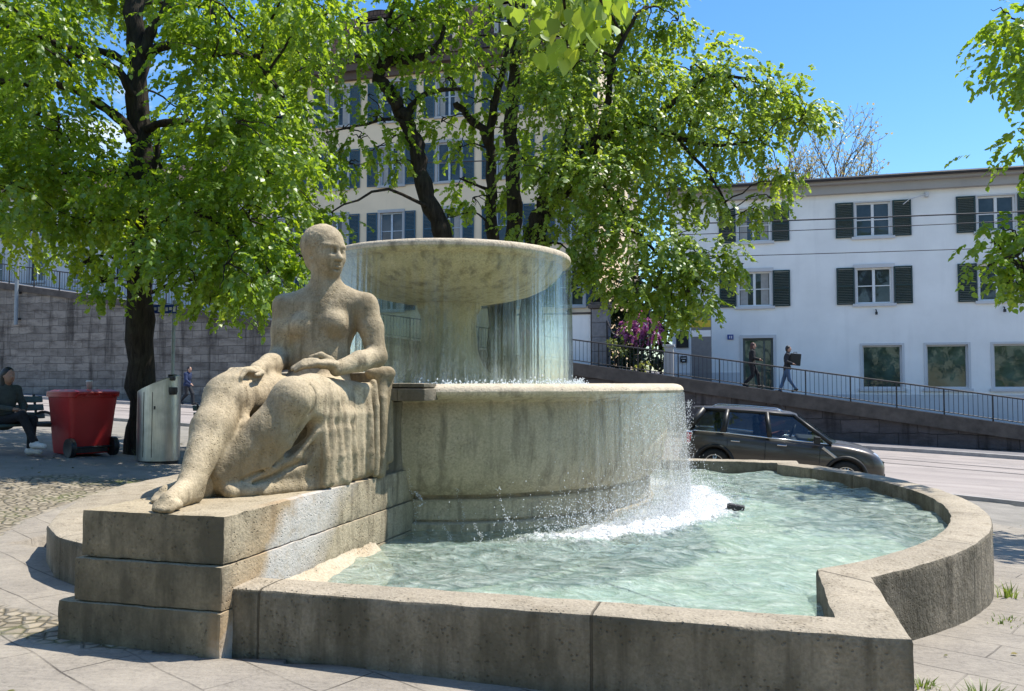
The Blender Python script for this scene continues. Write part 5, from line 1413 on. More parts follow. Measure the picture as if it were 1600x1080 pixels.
    if hair_len:
        S.cap(Hl(-.06, .03, 0), Hl(-.06, .045, -hair_len), .06, .05, .04); S.cap(Hl(-.06, -.03, 0), Hl(-.06, -.045, -hair_len), .06, .05, .04)
    S.ell(Hl(.10, 0, -.03), (.075, .075, .085), Rm, .02, 'sub')
    P, F = S.mesh(); mesh_np('hair', P, F, cols['hair'], t, True)
    return t
skin = plain('skin', (.42, .24, .17), .55, var=.08); skin2 = plain('tan_skin', (.34, .19, .13), .55, var=.08)
cloth = lambda n, c: plain(n, c, .9, var=.18, scale=14, bump=.3, bscale=60)
blk = cloth('black_cloth', (.012, .012, .014)); navy = cloth('navy_cloth', (.016, .03, .085)); jeans = cloth('blue_jeans', (.07, .13, .23)); dgrey = cloth('charcoal_cloth', (.022, .023, .028))
olive = cloth('grey_green_cloth', (.055, .062, .055)); hairb = plain('black_hair', (.008, .007, .007), .5, var=.3); hairr = plain('auburn_hair', (.07, .025, .018), .5, var=.3)
whiteshoe = plain('white_shoe', (.6, .58, .55), .6); darkshoe = plain('dark_shoe', (.02, .018, .017), .6)
def walk(ph=1., swing=.2, arm=.18, hgt=1.):
    a = ph
    J = dict(pelvis=(0, 0, .95), shL=(.02, .17, 1.42), shR=(.02, -.17, 1.42), head=(.06, 0, 1.64), face=(.3, -.03, 1.63),
             hipL=(0, .085, .92), hipR=(0, -.085, .92), knL=(.17*a+.05, .085, .52), knR=(-.02*a+.05, -.085, .50), anL=(.26*a, .085, .09), anR=(-.30*a, -.085, .15),
             toL=(.40*a, .09, .055), toR=(-.20*a, -.09, .06), elL=(-arm*.8, .23, 1.15), elR=(arm*.6, -.23, 1.15), haL=(-arm*.9+.08, .22, .92), haR=(arm+.15, -.20, .98))
    return {k: tuple(c*hgt for c in v) for k, v in J.items()}
def on_ramp(s, back): x, y = wall_pt(s, back); return (x, y, ramp_z(s)+.0)
def s_of(px, b):                                                    # helper kept simple: street metres at a bearing
    q = (px-800)/1306*1.0; Y0 = 31.5-.281*(-10.25); return 0
J = walk(1., hgt=1.0); J['haR'] = (.26, -.10, 1.12); J['elR'] = (.06, -.24, 1.16); J['haL'] = (.28, .08, 1.10); J['elL'] = (.04, .24, 1.15)
person('walker in dark clothes with auburn hair on the ramp before the glass door', on_ramp(-1.15, 1.3), PHI, J, dict(skin=skin, top=blk, legs=blk, shoe=darkshoe, hair=hairr), .12)
J = walk(-1., hgt=1.02); J['elL'] = (.02, .24, 1.18); J['haL'] = (.24, .20, 1.10); J['elR'] = (-.06, -.25, 1.20); J['haR'] = (.18, -.25, 1.12)
man2 = person('walker in black jacket and blue jeans carrying a flat black case under the arm', on_ramp(.15, .9), PHI, J, dict(skin=skin, top=dgrey, legs=jeans, shoe=darkshoe, hair=hairb))
x, y = wall_pt(.15+.30, .9-.12)
case = empty('carrying_case', (x, y, ramp_z(.15)+1.03), PHI, 'flat black square case held by the walker in blue jeans', 'case')
b = MB(); b.box((0, 0, .24), (.40, .10, .46), Matrix.Rotation(R(6), 3, 'Y')); b.build('shell', M['black'], case, bevel=.02)
b = MB(); b.tube([(-.06, 0, .47), (-.06, 0, .52), (.06, 0, .52), (.06, 0, .47)], .012, 6); b.build('handle', M['black'], case)
J = walk(1., hgt=.94); J['head'] = (.10, 0, 1.54); J['face'] = (.3, -.05, 1.5)
px_, py_ = -14.2, 36.6
person('distant walker in a navy jacket passing below the ashlar wall', (px_, py_, float(terr(px_, py_))+.14), PHI, J, dict(skin=skin, top=navy, legs=dgrey, shoe=darkshoe, hair=hairb))

# seated woman on the left
bx, by = -7.72, 12.75; bz = float(terr(bx, by))
J = dict(pelvis=(0, 0, .52), shL=(.02, .17, .98), shR=(-.02, -.17, .98), head=(.08, -.01, 1.19), face=(.32, -.02, 1.10),
         hipL=(.03, .09, .50), hipR=(.03, -.09, .50), knL=(.45, .12, .53), knR=(.45, -.06, .60), anL=(.44, .10, .10), anR=(.66, .0, .20), toL=(.58, .12, .05), toR=(.80, .01, .15),
         elL=(.08, .25, .73), elR=(.08, -.25, .73), haL=(.28, .10, .66), haR=(.30, -.10, .69))
person('seated woman with black hair and grey-green jacket on the bench at the left edge', (bx, by, bz-.02), R(-22), J, dict(skin=skin2, top=olive, legs=blk, shoe=whiteshoe, hair=hairb), .14, build=.9)

def bench(label, loc, rz, L=1.7):
    t = empty('bench', loc, rz, label, 'bench', 'park benches on the square')
    sl = plain('slat_paint', (.075, .12, .11), .5, var=.2) if 'slat_paint' not in bpy.data.materials else bpy.data.materials['slat_paint']
    for k in range(4):
        b = MB(); b.box((-.15+.12*k, 0, .43+.012*abs(k-1.5)), (.095, L, .035)); b.build('seat_slat', sl, t, bevel=.006)
    for k in range(3):
        b = MB(); b.box((-.26-.03*k, 0, .56+.13*k), (.035, L, .10), Matrix.Rotation(R(-14), 3, 'Y')); b.build('back_slat', sl, t, bevel=.006)
    for s in (-1, 1):
        y_ = s*(L/2-.12); b = MB()
        arc = [(-.12+.36*math.cos(a), y_, .31+.31*math.sin(a)) for a in np.linspace(-.75, PI+.75, 26)]
        b.tube(arc, .022, 8); b.tube([(-.33, y_, .40), (.27, y_, .40)], .022, 8); b.tube([(-.26, y_, .42), (-.36, y_, .90)], .02, 8)
        b.build('side_frame', M['iron'], t)
    return t
bench('park bench with curved iron ends under the seated woman', (bx+.02, by+.02, bz-.02), R(-22))
x2, y2 = -5.0, 15.6
bench('dark slatted park bench half hidden behind the statue legs', (x2, y2, float(terr(x2, y2))-.02), R(75))

# ------------------------------------------------------------------ bins, sign, small things
def litter_bin():
    x, y = -5.52, 13.1
    t = empty('litter_bin', (x, y, float(terr(x, y))-.01), R(-6), 'tall brushed steel litter bin with slanted oval top and an ashtray, before the trunk', 'litter bin')
    n = 56; V = []; F = []
    a_, b_ = .335, .24
    prof = [(0, 1.), (.03, 1.), (.031, .985), (.06, .985), (.0605, 1.), (.6, 1.), (1., 1.)]
    def top(xx): return 1.22+.13*xx/.33
    rows = [0, .015, .3, .6, .85, 1.]
    for k, f in enumerate(rows):
        for i in range(n):
            q = 2*PI*i/n; xx, yy = a_*math.cos(q), b_*math.sin(q); V.append((xx, yy, .04+f*(top(xx)-.04)))
    for k in range(len(rows)-1):
        for i in range(n): F.append((k*n+i, k*n+(i+1) % n, (k+1)*n+(i+1) % n, (k+1)*n+i))
    o = mesh_obj('body', V, F, M['steel'], t, True)
    W = [V[(len(rows)-1)*n+i] for i in range(n)]
    L = MB(); L.add(W+[(x_*.90, y_*.86, z_+.012) for x_, y_, z_ in W]+[(x_*.88, y_*.84, z_-.14) for x_, y_, z_ in W], [(i, (i+1) % n, n+(i+1) % n, n+i) for i in range(n)]+[(n+i, n+(i+1) % n, 2*n+(i+1) % n, 2*n+i) for i in range(n)]+[tuple(2*n+i for i in range(n))])
    L.build('rim', M['steel'], t)
    b = MB(); b.lathe([(0, 0), (1, 0), (1, .04), (0, .04)], 40); b.v = [(x_*(a_-.02), y_*(b_-.02), z_) for x_, y_, z_ in b.v]; b.build('plinth', M['black'], t)
    b = MB()
    for q in (-1.95, -1.50):
        xx, yy = (a_+.002)*math.cos(q), (b_+.002)*math.sin(q); b.box((xx, yy, .60), (.006, .006, 1.0), Matrix.Rotation(q, 3, 'Z'))
    b.build('door_seam', M['black'], t)
    b = MB(); b.box((.06, -.238, .86), (.02, .012, .05)); b.build('lock', M['black'], t)
    b = MB(); b.lathe([(0, 0), (.055, 0), (.065, .05), (.065, .11), (.05, .115), (.05, .06), (0, .06)], 20, (.30, -.135, 1.06)); b.box((.285, -.11, 1.12), (.02, .06, .05))
    b.build('ashtray', M['black'], t)
    b = MB(); b.box((.275, -.13, 1.31), (.10, .06, .07)); b.build('hood', M['black'], t, bevel=.015)
litter_bin()

def wheelie_bin():
    x, y = -6.82, 13.3
    t = empty('wheelie_bin', (x, y, float(terr(x, y))-.02), R(-38), 'red plastic wheelie bin under the left linden', 'wheelie bin')
    red = plain('red_plastic', (.42, .022, .022), .42, var=.12, scale=3)
    W, D, H = .76, .78, .98                                   # x across, back (wheels) is +x
    V = []; F = []
    rows = [(.05, .67, .0), (.10, .69, .0), (.35, .74, .02), (.70, .80, .03), (.93, .85, .03), (.935, .90, .0), (.985, .90, .0)]
    n = 24
    def ring(k_, f):
        out = []
        for i in range(n):
            a = 2*PI*i/n; c_, s_ = math.cos(a), math.sin(a); e = .22
            out.append((math.copysign(abs(c_)**e, c_), math.copysign(abs(s_)**e, s_)))
        return out
    for z, wd, off in rows:
        for cx, sy in ring(0, 0): V.append((cx*.42*wd/.80*(.94)+.02*(z-.5), sy*.36*wd/.80, z))
    for k in range(len(rows)-1):
        for i in range(n): F.append((k*n+i, k*n+(i+1) % n, (k+1)*n+(i+1) % n, (k+1)*n+i))
    F.append(tuple(range(n-1, -1, -1)))
    b = MB(); b.add(V, F)
    body = b.build('body', red, t); shade_auto(body, 50)
    l = MB(); l.add([(cx*.455+.02, sy*.40, z) for z in (.987, 1.015) for cx, sy in ring(0, 0)]+[(cx*.36+.02, sy*.31, 1.045) for cx, sy in ring(0, 0)], [(k*n+i, k*n+(i+1) % n, (k+1)*n+(i+1) % n, (k+1)*n+i) for k in range(2) for i in range(n)]+[tuple(2*n+i for i in range(n)), tuple(range(n-1, -1, -1))])
    lid = l.build('lid', red, t); shade_auto(lid, 50)
    hd = MB(); hd.tube([(.40, -.30, .93), (.55, -.30, .99), (.56, -.1, 1.0), (.56, .1, 1.0), (.55, .30, .99), (.40, .30, .93)], .017, 8)
    for k in (-.18, 0, .18): hd.box((.48, k, .975), (.14, .02, .03))
    hd.build('handle', red, t)
    for s in (-1, 1):
        w_ = MB(); w_.lathe([(0, -.03), (.06, -.03), (.09, -.035), (.145, -.04), (.152, -.02), (.152, .02), (.145, .04), (.09, .035), (.06, .03), (0, .03)], 28, (.34, s*.33, .152), axis='y'); wh_ = w_.build('wheel', M['black'], t); shade_auto(wh_, 40)
    ax = MB(); ax.tube([(.34, -.3, .152), (.34, .3, .152)], .018, 8); ax.box((.25, 0, .12), (.2, .5, .10)); ax.build('axle', M['black'], t)
    rb = MB()
    for s in (-1, 1):
        rb.tube([(-.30, s*.288, .10), (-.30, s*.29, .24), (-.22, s*.300, .33), (-.08, s*.308, .36), (.05, s*.308, .34)], .012, 6); rb.tube([(-.36, s*.330, .66), (.36, s*.330, .66)], .010, 6)
    rb.build('rib', red, t)
    # cup left on the lid
    zc = float(terr(x, y))-.02+1.045
    c = empty('drinking_cup', (x+.11, y-.02, zc), 0, 'clear plastic cup left on the red bin lid', 'cup')
    q = MB(); q.lathe([(.0, 0), (.035, 0), (.048, .13), (.050, .132), (.046, .13), (.034, .006), (0, .006)], 20); q.build('cup', plain('frosted_plastic', (.55, .55, .54), .3), c, True)
    q = MB(); q.lathe([(0, .145), (.035, .145), (.051, .133), (.051, .128)], 20); q.build('lid', white_p, c)
wheelie_bin()

def street_sign():
    x, y = -5.80, 14.3
    t = empty('street_sign', (x, y, float(terr(x, y))), R(-8), 'thin grey pole with a blue and white street sign beside the trunk', 'street sign')
    b = MB(); b.tube([(0, 0, -.1), (0, 0, 2.62)], .03, 12); b.build('pole', plain('galvanised', (.26, .29, .28), .45, .7), t)
    b = MB(); b.box((-.10, -.045, 2.47), (.56, .02, .15)); pl_ = b.build('plate', blue_p, t, bevel=.004)
    b = MB()
    for k in range(7): b.box((-.31+.07*k, -.057, 2.475-.01*(k % 2)), (.045, .004, .05+.012*((k*3) % 4)))
    b.build('lettering', white_p, pl_)
    b = MB(); b.box((-.22, -.02, 2.535), (.3, .02, .035)); b.build('trim', white_p, t)
    b = MB(); b.box((.0, -.01, 1.32), (.10, .10, .06)); b.build('clamp', M['black'], t)
street_sign()
# lamp pole far left on the wall
x, y = wall_pt(-35.9, -.25)
t = empty('wall_pole', (x, y, ramp_z(-36)-2.0), PHI, 'short grey pole fixed to the ashlar wall at the far left', 'pole')
b = MB(); b.tube([(0, 0, 0), (0, 0, 3.2)], .09, 12); b.build('tube', plain('pole_paint', (.22, .25, .27), .5), t)
b = MB(); b.box((0, .12, .3), (.14, .24, .1)); b.box((0, .12, 1.6), (.14, .24, .1)); b.build('bracket', M['iron'], t)

# manhole covers
mcm = plain('cast_iron', (.11, .10, .095), .7, .4, var=.25, scale=20, bump=.8, bscale=50)
def manhole(x, y, r, label):
    t = empty('manhole_cover', (x, y, float(terr(x, y))+.004), 0, label, 'manhole cover')
    b = MB(); b.lathe([(0, .006), (r*.86, .006), (r*.87, 0), (r*.9, 0), (r*.91, .008), (r, .008), (r, -.02)], 40)
    o = b.build('plate', mcm, t)
    sl = (float(terr(x+.3, y))-float(terr(x-.3, y)))/.6; t.rotation_euler = (0, -math.atan(sl), 0)
manhole(-4.36, 9.0, .33, 'round iron manhole cover in the paving beyond the left pool curve')
manhole(11.6, 20.0, .36, 'dark round manhole cover in the sunlit road')

# garden things on the terrace behind the railing
def terrace(px_s, back): x, y = wall_pt(px_s, back); return x, y, ramp_z(px_s)
x, y, z = terrace(-9.0, 2.9)
t = empty('garden_wall', (x, y, z), PHI, 'low whitewashed garden wall with a tan plaque right of the drum basin', 'wall')
b = MB(); b.box2((-2.2, 0, -1), (1.1, .25, 2.05)); b.build('masonry', M['white_wall'], t); b = MB(); b.box2((-2.25, -.05, 2.053), (1.13, .30, 2.14)); b.build('coping', M['coping'], t)
b = MB(); b.box2((-.28, -.025, .85), (.26, -.002, 1.5)); b.build('plaque', plain('tan_plaque', (.42, .38, .28), .6), t)
x, y, z = terrace(-7.45, 2.7)
t = empty('gate_pillar', (x, y, z), PHI, 'grey block gate pillar topped with a leafy planter', 'pillar')
b = MB()
for k in range(5): b.box2((-.36, -.02, -.6+.62*k), (.36, .70, .008+.62*(k+1)-.62))
b.build('shaft', plain('grey_pillar_stone', (.22, .21, .21), .9, var=.2, bump=.3), t, bevel=.02)
b = MB(); b.box((0, .34, 2.58), (1.0, .98, .16)); b.box((0, .34, 2.72), (.82, .8, .12)); b.build('capital', M['coping'], t, bevel=.02)
pot = empty('planter', (*wall_pt(-7.45, 3.04), z+2.78), PHI, 'clipped shrub in a dark pot on the grey gate pillar', 'planter')
b = MB(); b.lathe([(0, 0), (.22, 0), (.30, .30), (.33, .32), (.31, .36), (0, .34)], 24); b.build('pot', M['iron'], pot, True)
def bush(parent, lobes, dens, size, mat, seed, name='foliage'):
    P, D, N, S, T = crown_arrays(lobes, dens, size, seed); V, F, tt = leaves(P, D, N, S, T)
    return mesh_np(name, V, F, mat, parent, attr={'tint': tt})
bush(pot, [(0, 0, .62, .38), (.1, 0, .85, .25)], 130, .06, M['leaf'], 41)
def shrub(s, back, lobes, label, mat, seed, dens=120, size=.07, stem=True, flowers=None):
    x, y, z = terrace(s, back); t = empty('shrub', (x, y, z), PHI, label, 'shrub')
    bush(t, lobes, dens, size, mat, seed)
    b = MB()
    for l in lobes: b.tube([(l[0]*.3, l[1]*.3, -.1), (l[0]*.8, l[1]*.8, l[2]*.6), (l[0], l[1], l[2])], [.03, .022, .01], 6)
    b.build('stem', M['bark'], t)
    if flowers: bush(t, flowers, 300, .085, leaf_mat('pink_blossom', (.55, .16, .40), (.55, .16, .40)), seed+1, 'blossom')
M['leaf_dark'] = leaf_mat('dark_shrub_leaf', (.03, .055, .022), (.07, .11, .02)); M['leaf_lime'] = leaf_mat('lime_leaf', (.22, .28, .06), (.42, .45, .08))
shrub(-5.75, 2.6, [(0, 0, .8, .7), (-.5, .1, 1.1, .55), (.5, 0, 1.0, .5), (.1, 0, 1.5, .55)], 'dark shrub with pink blossom hanging by the gate pillar', M['leaf_dark'], 51, flowers=[(-.5, -.2, 1.85, .42), (.35, -.2, 1.95, .52), (.0, -.2, 1.65, .45), (.6, -.2, 1.6, .35)])
shrub(-6.6, 1.9, [(0, 0, .75, .35), (.15, 0, 1.2, .32), (-.15, 0, 1.3, .25)], 'lime green shrub behind the ramp railing', M['leaf_lime'], 55)
shrub(-5.5, 1.2, [(0, 0, .30, .26), (.2, 0, .5, .22)], 'small yellow-green plant low behind the railing bars', M['leaf_lime'], 58)
x, y, z = terrace(-6.35, 2.2)
t = empty('gate_arch', (x, y, z), PHI, 'dark drooping iron bow between pillar and shrubs', 'gate')
b = MB(); b.tube([(-.75, .2, 2.1), (-.5, .1, 1.55), (-.05, 0, 1.28), (.6, 0, 1.18), (1.1, 0, 1.25)], .035, 8); b.tube([(-.72, .2, -.2), (-.75, .2, 2.1)], .04, 8); b.build('bow', M['iron'], t)
b = MB(); b.tube([(1.1, 0, -.2), (1.1, 0, 3.4)], .045, 8); b.build('post', M['iron'], t)
x, y, z = terrace(-4.45, 1.9)
t = empty('stone_post', (x, y, z), PHI, 'pale stone post behind the ramp railing below the pink shrub', 'post')
b = MB(); b.box((0, 0, .55), (.42, .36, 1.3), None, 0, .9); b.build('shaft', M['soffit'], t, bevel=.03); b = MB(); b.box((0, 0, 1.24), (.48, .42, .10)); b.build('cap', M['grey_trim'], t, bevel=.02)
x, y, z = terrace(-3.2, 3.2)
t = empty('sign_panel', (x, y, z), PHI, 'narrow grey panel with a yellow and a white strip left of the notice board', 'sign')
b = MB(); b.box2((-.42, 0, -.4), (.42, .14, 3.2)); b.build('panel', plain('grey_panel', (.16, .16, .165), .5), t, bevel=.01)
b = MB(); b.box2((-.40, -.012, 2.25), (.40, -.002, 2.55)); b.build('strip', plain('yellow_strip', (.55, .40, .03), .5), t); b = MB(); b.box2((-.40, -.012, 1.85), (.40, -.002, 2.12)); b.build('strip', white_p, t)
b = MB(); b.tube([(-.3, .07, -.5), (-.3, .07, 0)], .03, 6); b.build('post', M['iron'], t)

x, y, z = terrace(-7.0, 9.2)
hg = empty('hedge', (x, y, z), PHI, 'dark clipped hedge behind the gate pillar, left of the white house', 'hedge')
bush(hg, [(-3+.9*k, .3*(k % 2), .8+1.15*j, .85) for k in range(6) for j in range(4)], 70, .16, M['leaf_dark'], 91)
b = MB()
for k in range(6): b.tube([(-3+.9*k, .15, -.3), (-3+.9*k, .15, 3.6)], .05, 6)
b.build('stem', M['bark'], hg)

# overhead wires along the street
def wire(name, pts, r, label):
    c = Vector(pts[0]); t = empty(name, c, 0, label, 'cable', 'overhead tram wires')
    q = []
    for i in range(len(pts)-1):
        a, b_ = Vector(pts[i]), Vector(pts[i+1])
        for k in range(24):
            f = k/24; q.append(a.lerp(b_, f)-Vector((0, 0, .35*4*f*(1-f)*.3))-c)
    q.append(Vector(pts[-1])-c)
    b = MB(); b.tube(q, r, 6); b.build('cable', M['iron'], t); return t
wire('overhead_wire', [(4, 31.5, 7.45), (30, 23.2, 7.05)], .024, 'upper thicker overhead wire crossing the white house')
wire('overhead_wire', [(4, 30.5, 6.85), (30, 22.4, 6.75)], .014, 'middle thin overhead wire crossing the white house')
wire('overhead_wire', [(4, 28.5, 5.75), (30, 20.6, 5.6)], .013, 'lowest thin overhead wire crossing the white house')
wire('overhead_wire', [(-12, 33, 10.2), (2, 29, 9.4)], .022, 'thin slanting wire before the cream apartment house')

# weeds in the paving
def weed(x, y, n, h, label, seed, mat=None, name='grass_tuft', cat='grass'):
    g = np.random.default_rng(seed); t = empty(name, (x, y, float(terr(x, y))), 0, label, cat, None)
    V = []; F = []
    for i in range(n):
        a = g.uniform(0, 6.28); rr = abs(g.normal(0, .05)); bx_, by_ = rr*math.cos(a)*1.6, rr*math.sin(a)
        hh = h*g.uniform(.4, 1.); le = hh*g.uniform(.2, .9); w_ = g.uniform(.003, .006)
        dx, dy = math.cos(a), math.sin(a); k = len(V)
        for f, wf in ((0, 1), (.5, .8), (1, .05)):
            px, py, pz = bx_+dx*le*f*f, by_+dy*le*f*f, hh*(f-.25*f*f)-.004
            V += [(px-dy*w_*wf, py+dx*w_*wf, pz), (px+dy*w_*wf, py-dx*w_*wf, pz)]
        F += [(k, k+1, k+3, k+2), (k+2, k+3, k+5, k+4)]
    mesh_np('blades', V, np.array(F), mat or leaf_mat('grass_blade', (.13, .19, .03), (.25, .34, .04)) if 'grass_blade' not in bpy.data.materials else (mat or bpy.data.materials['grass_blade']), t, attr={'tint': g.random(len(V))})
weed(2.30, 4.18, 90, .14, 'largest grass tuft in the slab joint right of the front corner', 61)
weed(2.12, 4.40, 45, .07, 'short sparse grass tuft along the slab joint', 62)
weed(1.93, 4.02, 26, .16, 'few upright grass blades against the front corner of the pool wall', 63)
weed(3.95, 6.72, 40, .16, 'leafy green weed at the foot of the curved pool wall', 64)
weed(3.42, 5.85, 24, .06, 'yellow-green weed sprig at the pool wall foot', 65)
weed(3.30, 5.72, 14, .05, 'tiny yellow weed sprig nearest the inner corner of the wall', 66)
weed(-5.75, 13.2, 60, .28, 'low green sprouts at the foot of the big trunk', 67)
# ------------------------------------------------------------------ the dark car on the road
def car():
    cx, cy = 5.35+.12*UX, 17.35+.12*UY
    zr = float(terr(cx-1.3*UX, cy-1.3*UY))+.035; zf = float(terr(cx+1.3*UX, cy+1.3*UY))+.035
    t = empty('car', (cx, cy, (zr+zf)/2), 0, 'dark grey compact car driving right on the road behind the pool', 'car')
    t.rotation_euler = (Matrix.Rotation(PHI, 3, 'Z') @ Matrix.Rotation(-math.atan2(zf-zr, 2.6), 3, 'Y')).to_euler()
    t.scale = (.95, .97, .97)
    tp = NT('car_paint'); tp_c = tp.n('LayerWeight', {'Blend': .35}).outputs[1]
    paint = tp.done(tp.pbr((.075, .062, .052), .36, None, .5, .35, **{'Coat Weight': .55, 'Coat Roughness': .04}))
    clad = plain('black_cladding', (.014, .014, .015), .6); tyre = plain('tyre_rubber', (.015, .015, .015), .8)
    chrome = plain('chrome', (.72, .72, .73), .15, 1., var=.03); rimm = plain('alloy_rim', (.62, .62, .62), .28, .9, var=.04)
    tg = NT('car_glass'); cg = tg.done(tg.n('MixShader', {0: .06, 1: tg.n('BsdfTransparent', {'Color': (.66, .73, .72)}).outputs[0], 2: tg.n('BsdfGlossy', {'Color': (.9, .95, 1), 'Roughness': .02}).outputs[0]}).outputs[0])
    inter = plain('car_interior', (.02, .02, .022), .8)
    X0 = -2.05
    st = [  # x from rear, z bottom, z top, half width, crown
        (0.00, .42, .66, .62, .0), (.03, .36, .80, .74, .0), (.10, .31, .93, .82, .01), (.22, .28, 1.00, .865, .015), (.45, .26, 1.015, .89, .015), (.70, .25, 1.01, .897, .015), (1.1, .24, 1.0, .895, .015), (1.6, .23, .985, .895, .015), (2.1, .23, .97, .895, .015),
        (2.6, .23, .96, .895, .02), (2.95, .24, .955, .893, .035), (3.15, .24, .955, .892, .055), (3.4, .25, .935, .888, .065), (3.65, .26, .90, .87, .07), (3.85, .27, .84, .835, .065), (3.97, .29, .76, .78, .05), (4.05, .32, .66, .70, .03), (4.10, .38, .56, .60, .01)]
    V = []; F = []
    for x, zb, zt, w_, cr in st:
        h_ = zt-zb
        half = [(0, zb), (w_*.55, zb), (w_*.86, zb+.01), (w_*.955, zb+.09*h_/.7), (w_*.99, zb+.30*h_), (w_, zb+.52*h_), (w_*.985, zb+.76*h_), (w_*.955, zt-.055*h_/.7), (w_*.90, zt-.005), (w_*.80, zt+cr*.3), (w_*.45, zt+cr*.8), (0, zt+cr)]
        ring = [(X0+x, -y, z) for y, z in half]+[(X0+x, y, z) for y, z in half[-2:0:-1]]
        V += ring
    n = 22
    for i in range(len(st)-1):
        for k in range(n): F.append((i*n+k, i*n+(k+1) % n, (i+1)*n+(k+1) % n, (i+1)*n+k))
    F.append(tuple(range(n-1, -1, -1))); F.append(tuple((len(st)-1)*n+k for k in range(n)))
    body = mesh_obj('body', V, F, paint, t, True)
    sub = body.modifiers.new('sub', 'SUBSURF'); sub.levels = 2; sub.render_levels = 2
    AX = (.72, 3.32)
    cut = MB()
    for ax in AX:
        for s in (-1, 1): cut.lathe([(0, -.16), (.385, -.16), (.385, .20), (0, .20)], 40, (X0+ax, s*.80, .335), axis='y')
    cu = cut.build('cut', clad); cu.parent = t
    bo = body.modifiers.new('arch', 'BOOLEAN'); bo.object = cu; bo.operation = 'DIFFERENCE'; bo.solver = 'EXACT'
    bpy.context.view_layer.update()
    dg = bpy.context.evaluated_depsgraph_get(); me = bpy.data.meshes.new_from_object(body.evaluated_get(dg))
    body.modifiers.clear(); body.data = me; bpy.data.objects.remove(cu)
    shade_auto(body, 40)
    # wheel arch trim, sills, bumpers
    for s in (-1, 1):
        for ax in AX:
            tr = MB(); tr.tube([(X0+ax+.40*math.cos(a), s*.893, .335+.40*math.sin(a)) for a in np.linspace(-.25, PI+.25, 26)], .034, 8); tr.build('wheel_arch', clad, t, True)
        tr = MB(); tr.box((X0+2.02, s*.885, .275), (1.9, .05, .10)); tr.build('sill_trim', clad, t, bevel=.02)
    fb = MB(); fb.box((X0+4.02, 0, .40), (.14, 1.30, .17)); fb.box((X0+3.9, 0, .33), (.3, 1.5, .12)); fb.build('front_bumper', clad, t, bevel=.04, seg=3)
    rb_ = MB(); rb_.box((X0+.06, 0, .46), (.16, 1.46, .20)); rb_.build('rear_bumper', clad, t, bevel=.04, seg=3)
    gr = MB(); gr.box((X0+4.055, 0, .62), (.06, .86, .15)); grille = gr.build('grille', M['black'], t, bevel=.02)
    gr = MB(); 
    for k in range(3): gr.box((X0+4.09, 0, .57+.05*k), (.02, .80, .012))
    gr.build('grille_bar', chrome, grille)
    # greenhouse
    zr_ = 1.47
    P = dict(A0=(3.02, .80, .97), A1=(2.26, .615, zr_), B0=(1.80, .865, .995), B1=(1.72, .64, zr_+.012), C0=(.86, .868, 1.02), C1=(.92, .635, zr_), D0=(.10, .78, 1.00), D1=(.42, .60, zr_-.02))
    pv = lambda k, s: Vector((X0+P[k][0], s*P[k][1], P[k][2]))
    rf = MB(); rows = []
    sx = [(.30, .60, 1.445), (.42, .635, 1.475), (.9, .66, 1.515), (1.4, .668, 1.53), (1.9, .66, 1.525), (2.2, .64, 1.50), (2.34, .61, 1.465)]
    for x, w_, z in sx: rows.append([(X0+x, y*w_, z+.035*(1-y*y)-(.03 if abs(y) > .99 else 0)) for y in (-1, -.93, -.7, -.35, 0, .35, .7, .93, 1)])
    Vr = [p for r_ in rows for p in r_]; Fr = [(i*9+k, (i+1)*9+k, (i+1)*9+k+1, i*9+k+1) for i in range(len(rows)-1) for k in range(8)]
    rf.add(Vr, Fr); rf.add([(x, y, z-.05) for x, y, z in Vr], [f[::-1] for f in Fr])
    ro = rf.build('roof', paint, t, True)
    so_ = MB(); so_.box((X0+.30, 0, 1.468), (.26, 1.12, .03), Matrix.Rotation(R(-4), 3, 'Y')); so_.build('spoiler', paint, t, bevel=.012)
    pl_ = MB()
    for s in (-1, 1):
        for a, b_, r0 in (('A0', 'A1', .045), ('B0', 'B1', .055), ('C0', 'C1', .06), ('D0', 'D1', .085)):
            pl_.tube([pv(a, s), pv(a, s).lerp(pv(b_, s), .5)+Vector((0, s*.02, 0)), pv(b_, s)], [r0, r0*.9, r0*.85], 8)
        pl_.tube([pv('D1', s), pv('C1', s), pv('B1', s), pv('A1', s)], .035, 8)
    pl_.build('pillar', M['black'], t, True)
    bl = MB()
    for s in (-1, 1): bl.tube([pv('D0', s)+Vector((0, s*.03, 0)), pv('C0', s)+Vector((0, s*.012, -.01)), pv('B0', s)+Vector((0, s*.012, -.01)), pv('A0', s)+Vector((-.1, s*.055, -.005))], .016, 6)
    bl.build('belt_trim', chrome, t, True)
    for s in (-1, 1):
        for a, b_, c_, d_ in (('A0', 'B0', 'B1', 'A1'), ('B0', 'C0', 'C1', 'B1'), ('C0', 'D0', 'D1', 'C1')):
            g = MB(); g.quad(pv(a, s), pv(b_, s), pv(c_, s), pv(d_, s)); g.build('side_window', cg, t)
    g = MB(); 
    for a, b_ in (((-1), (0)), ((0), (1))):
        q = lambda k, f, fw: Vector((pv(k, 1).x+fw*(1-f*f), pv(k, 1).y*f, pv(k, 1).z+.03*(1-f*f)))
        for i in range(5):
            f0 = a+(b_-a)*i/5; f1 = a+(b_-a)*(i+1)/5
            g.quad(q('A0', f0, .16), q('A0', f1, .16), q('A1', f1, .10), q('A1', f0, .10))
    g.build('windscreen', cg, t, True)
    g = MB(); g.quad(pv('D0', -1), pv('D0', 1), pv('D1', 1), pv('D1', -1)); g.build('rear_window', cg, t)
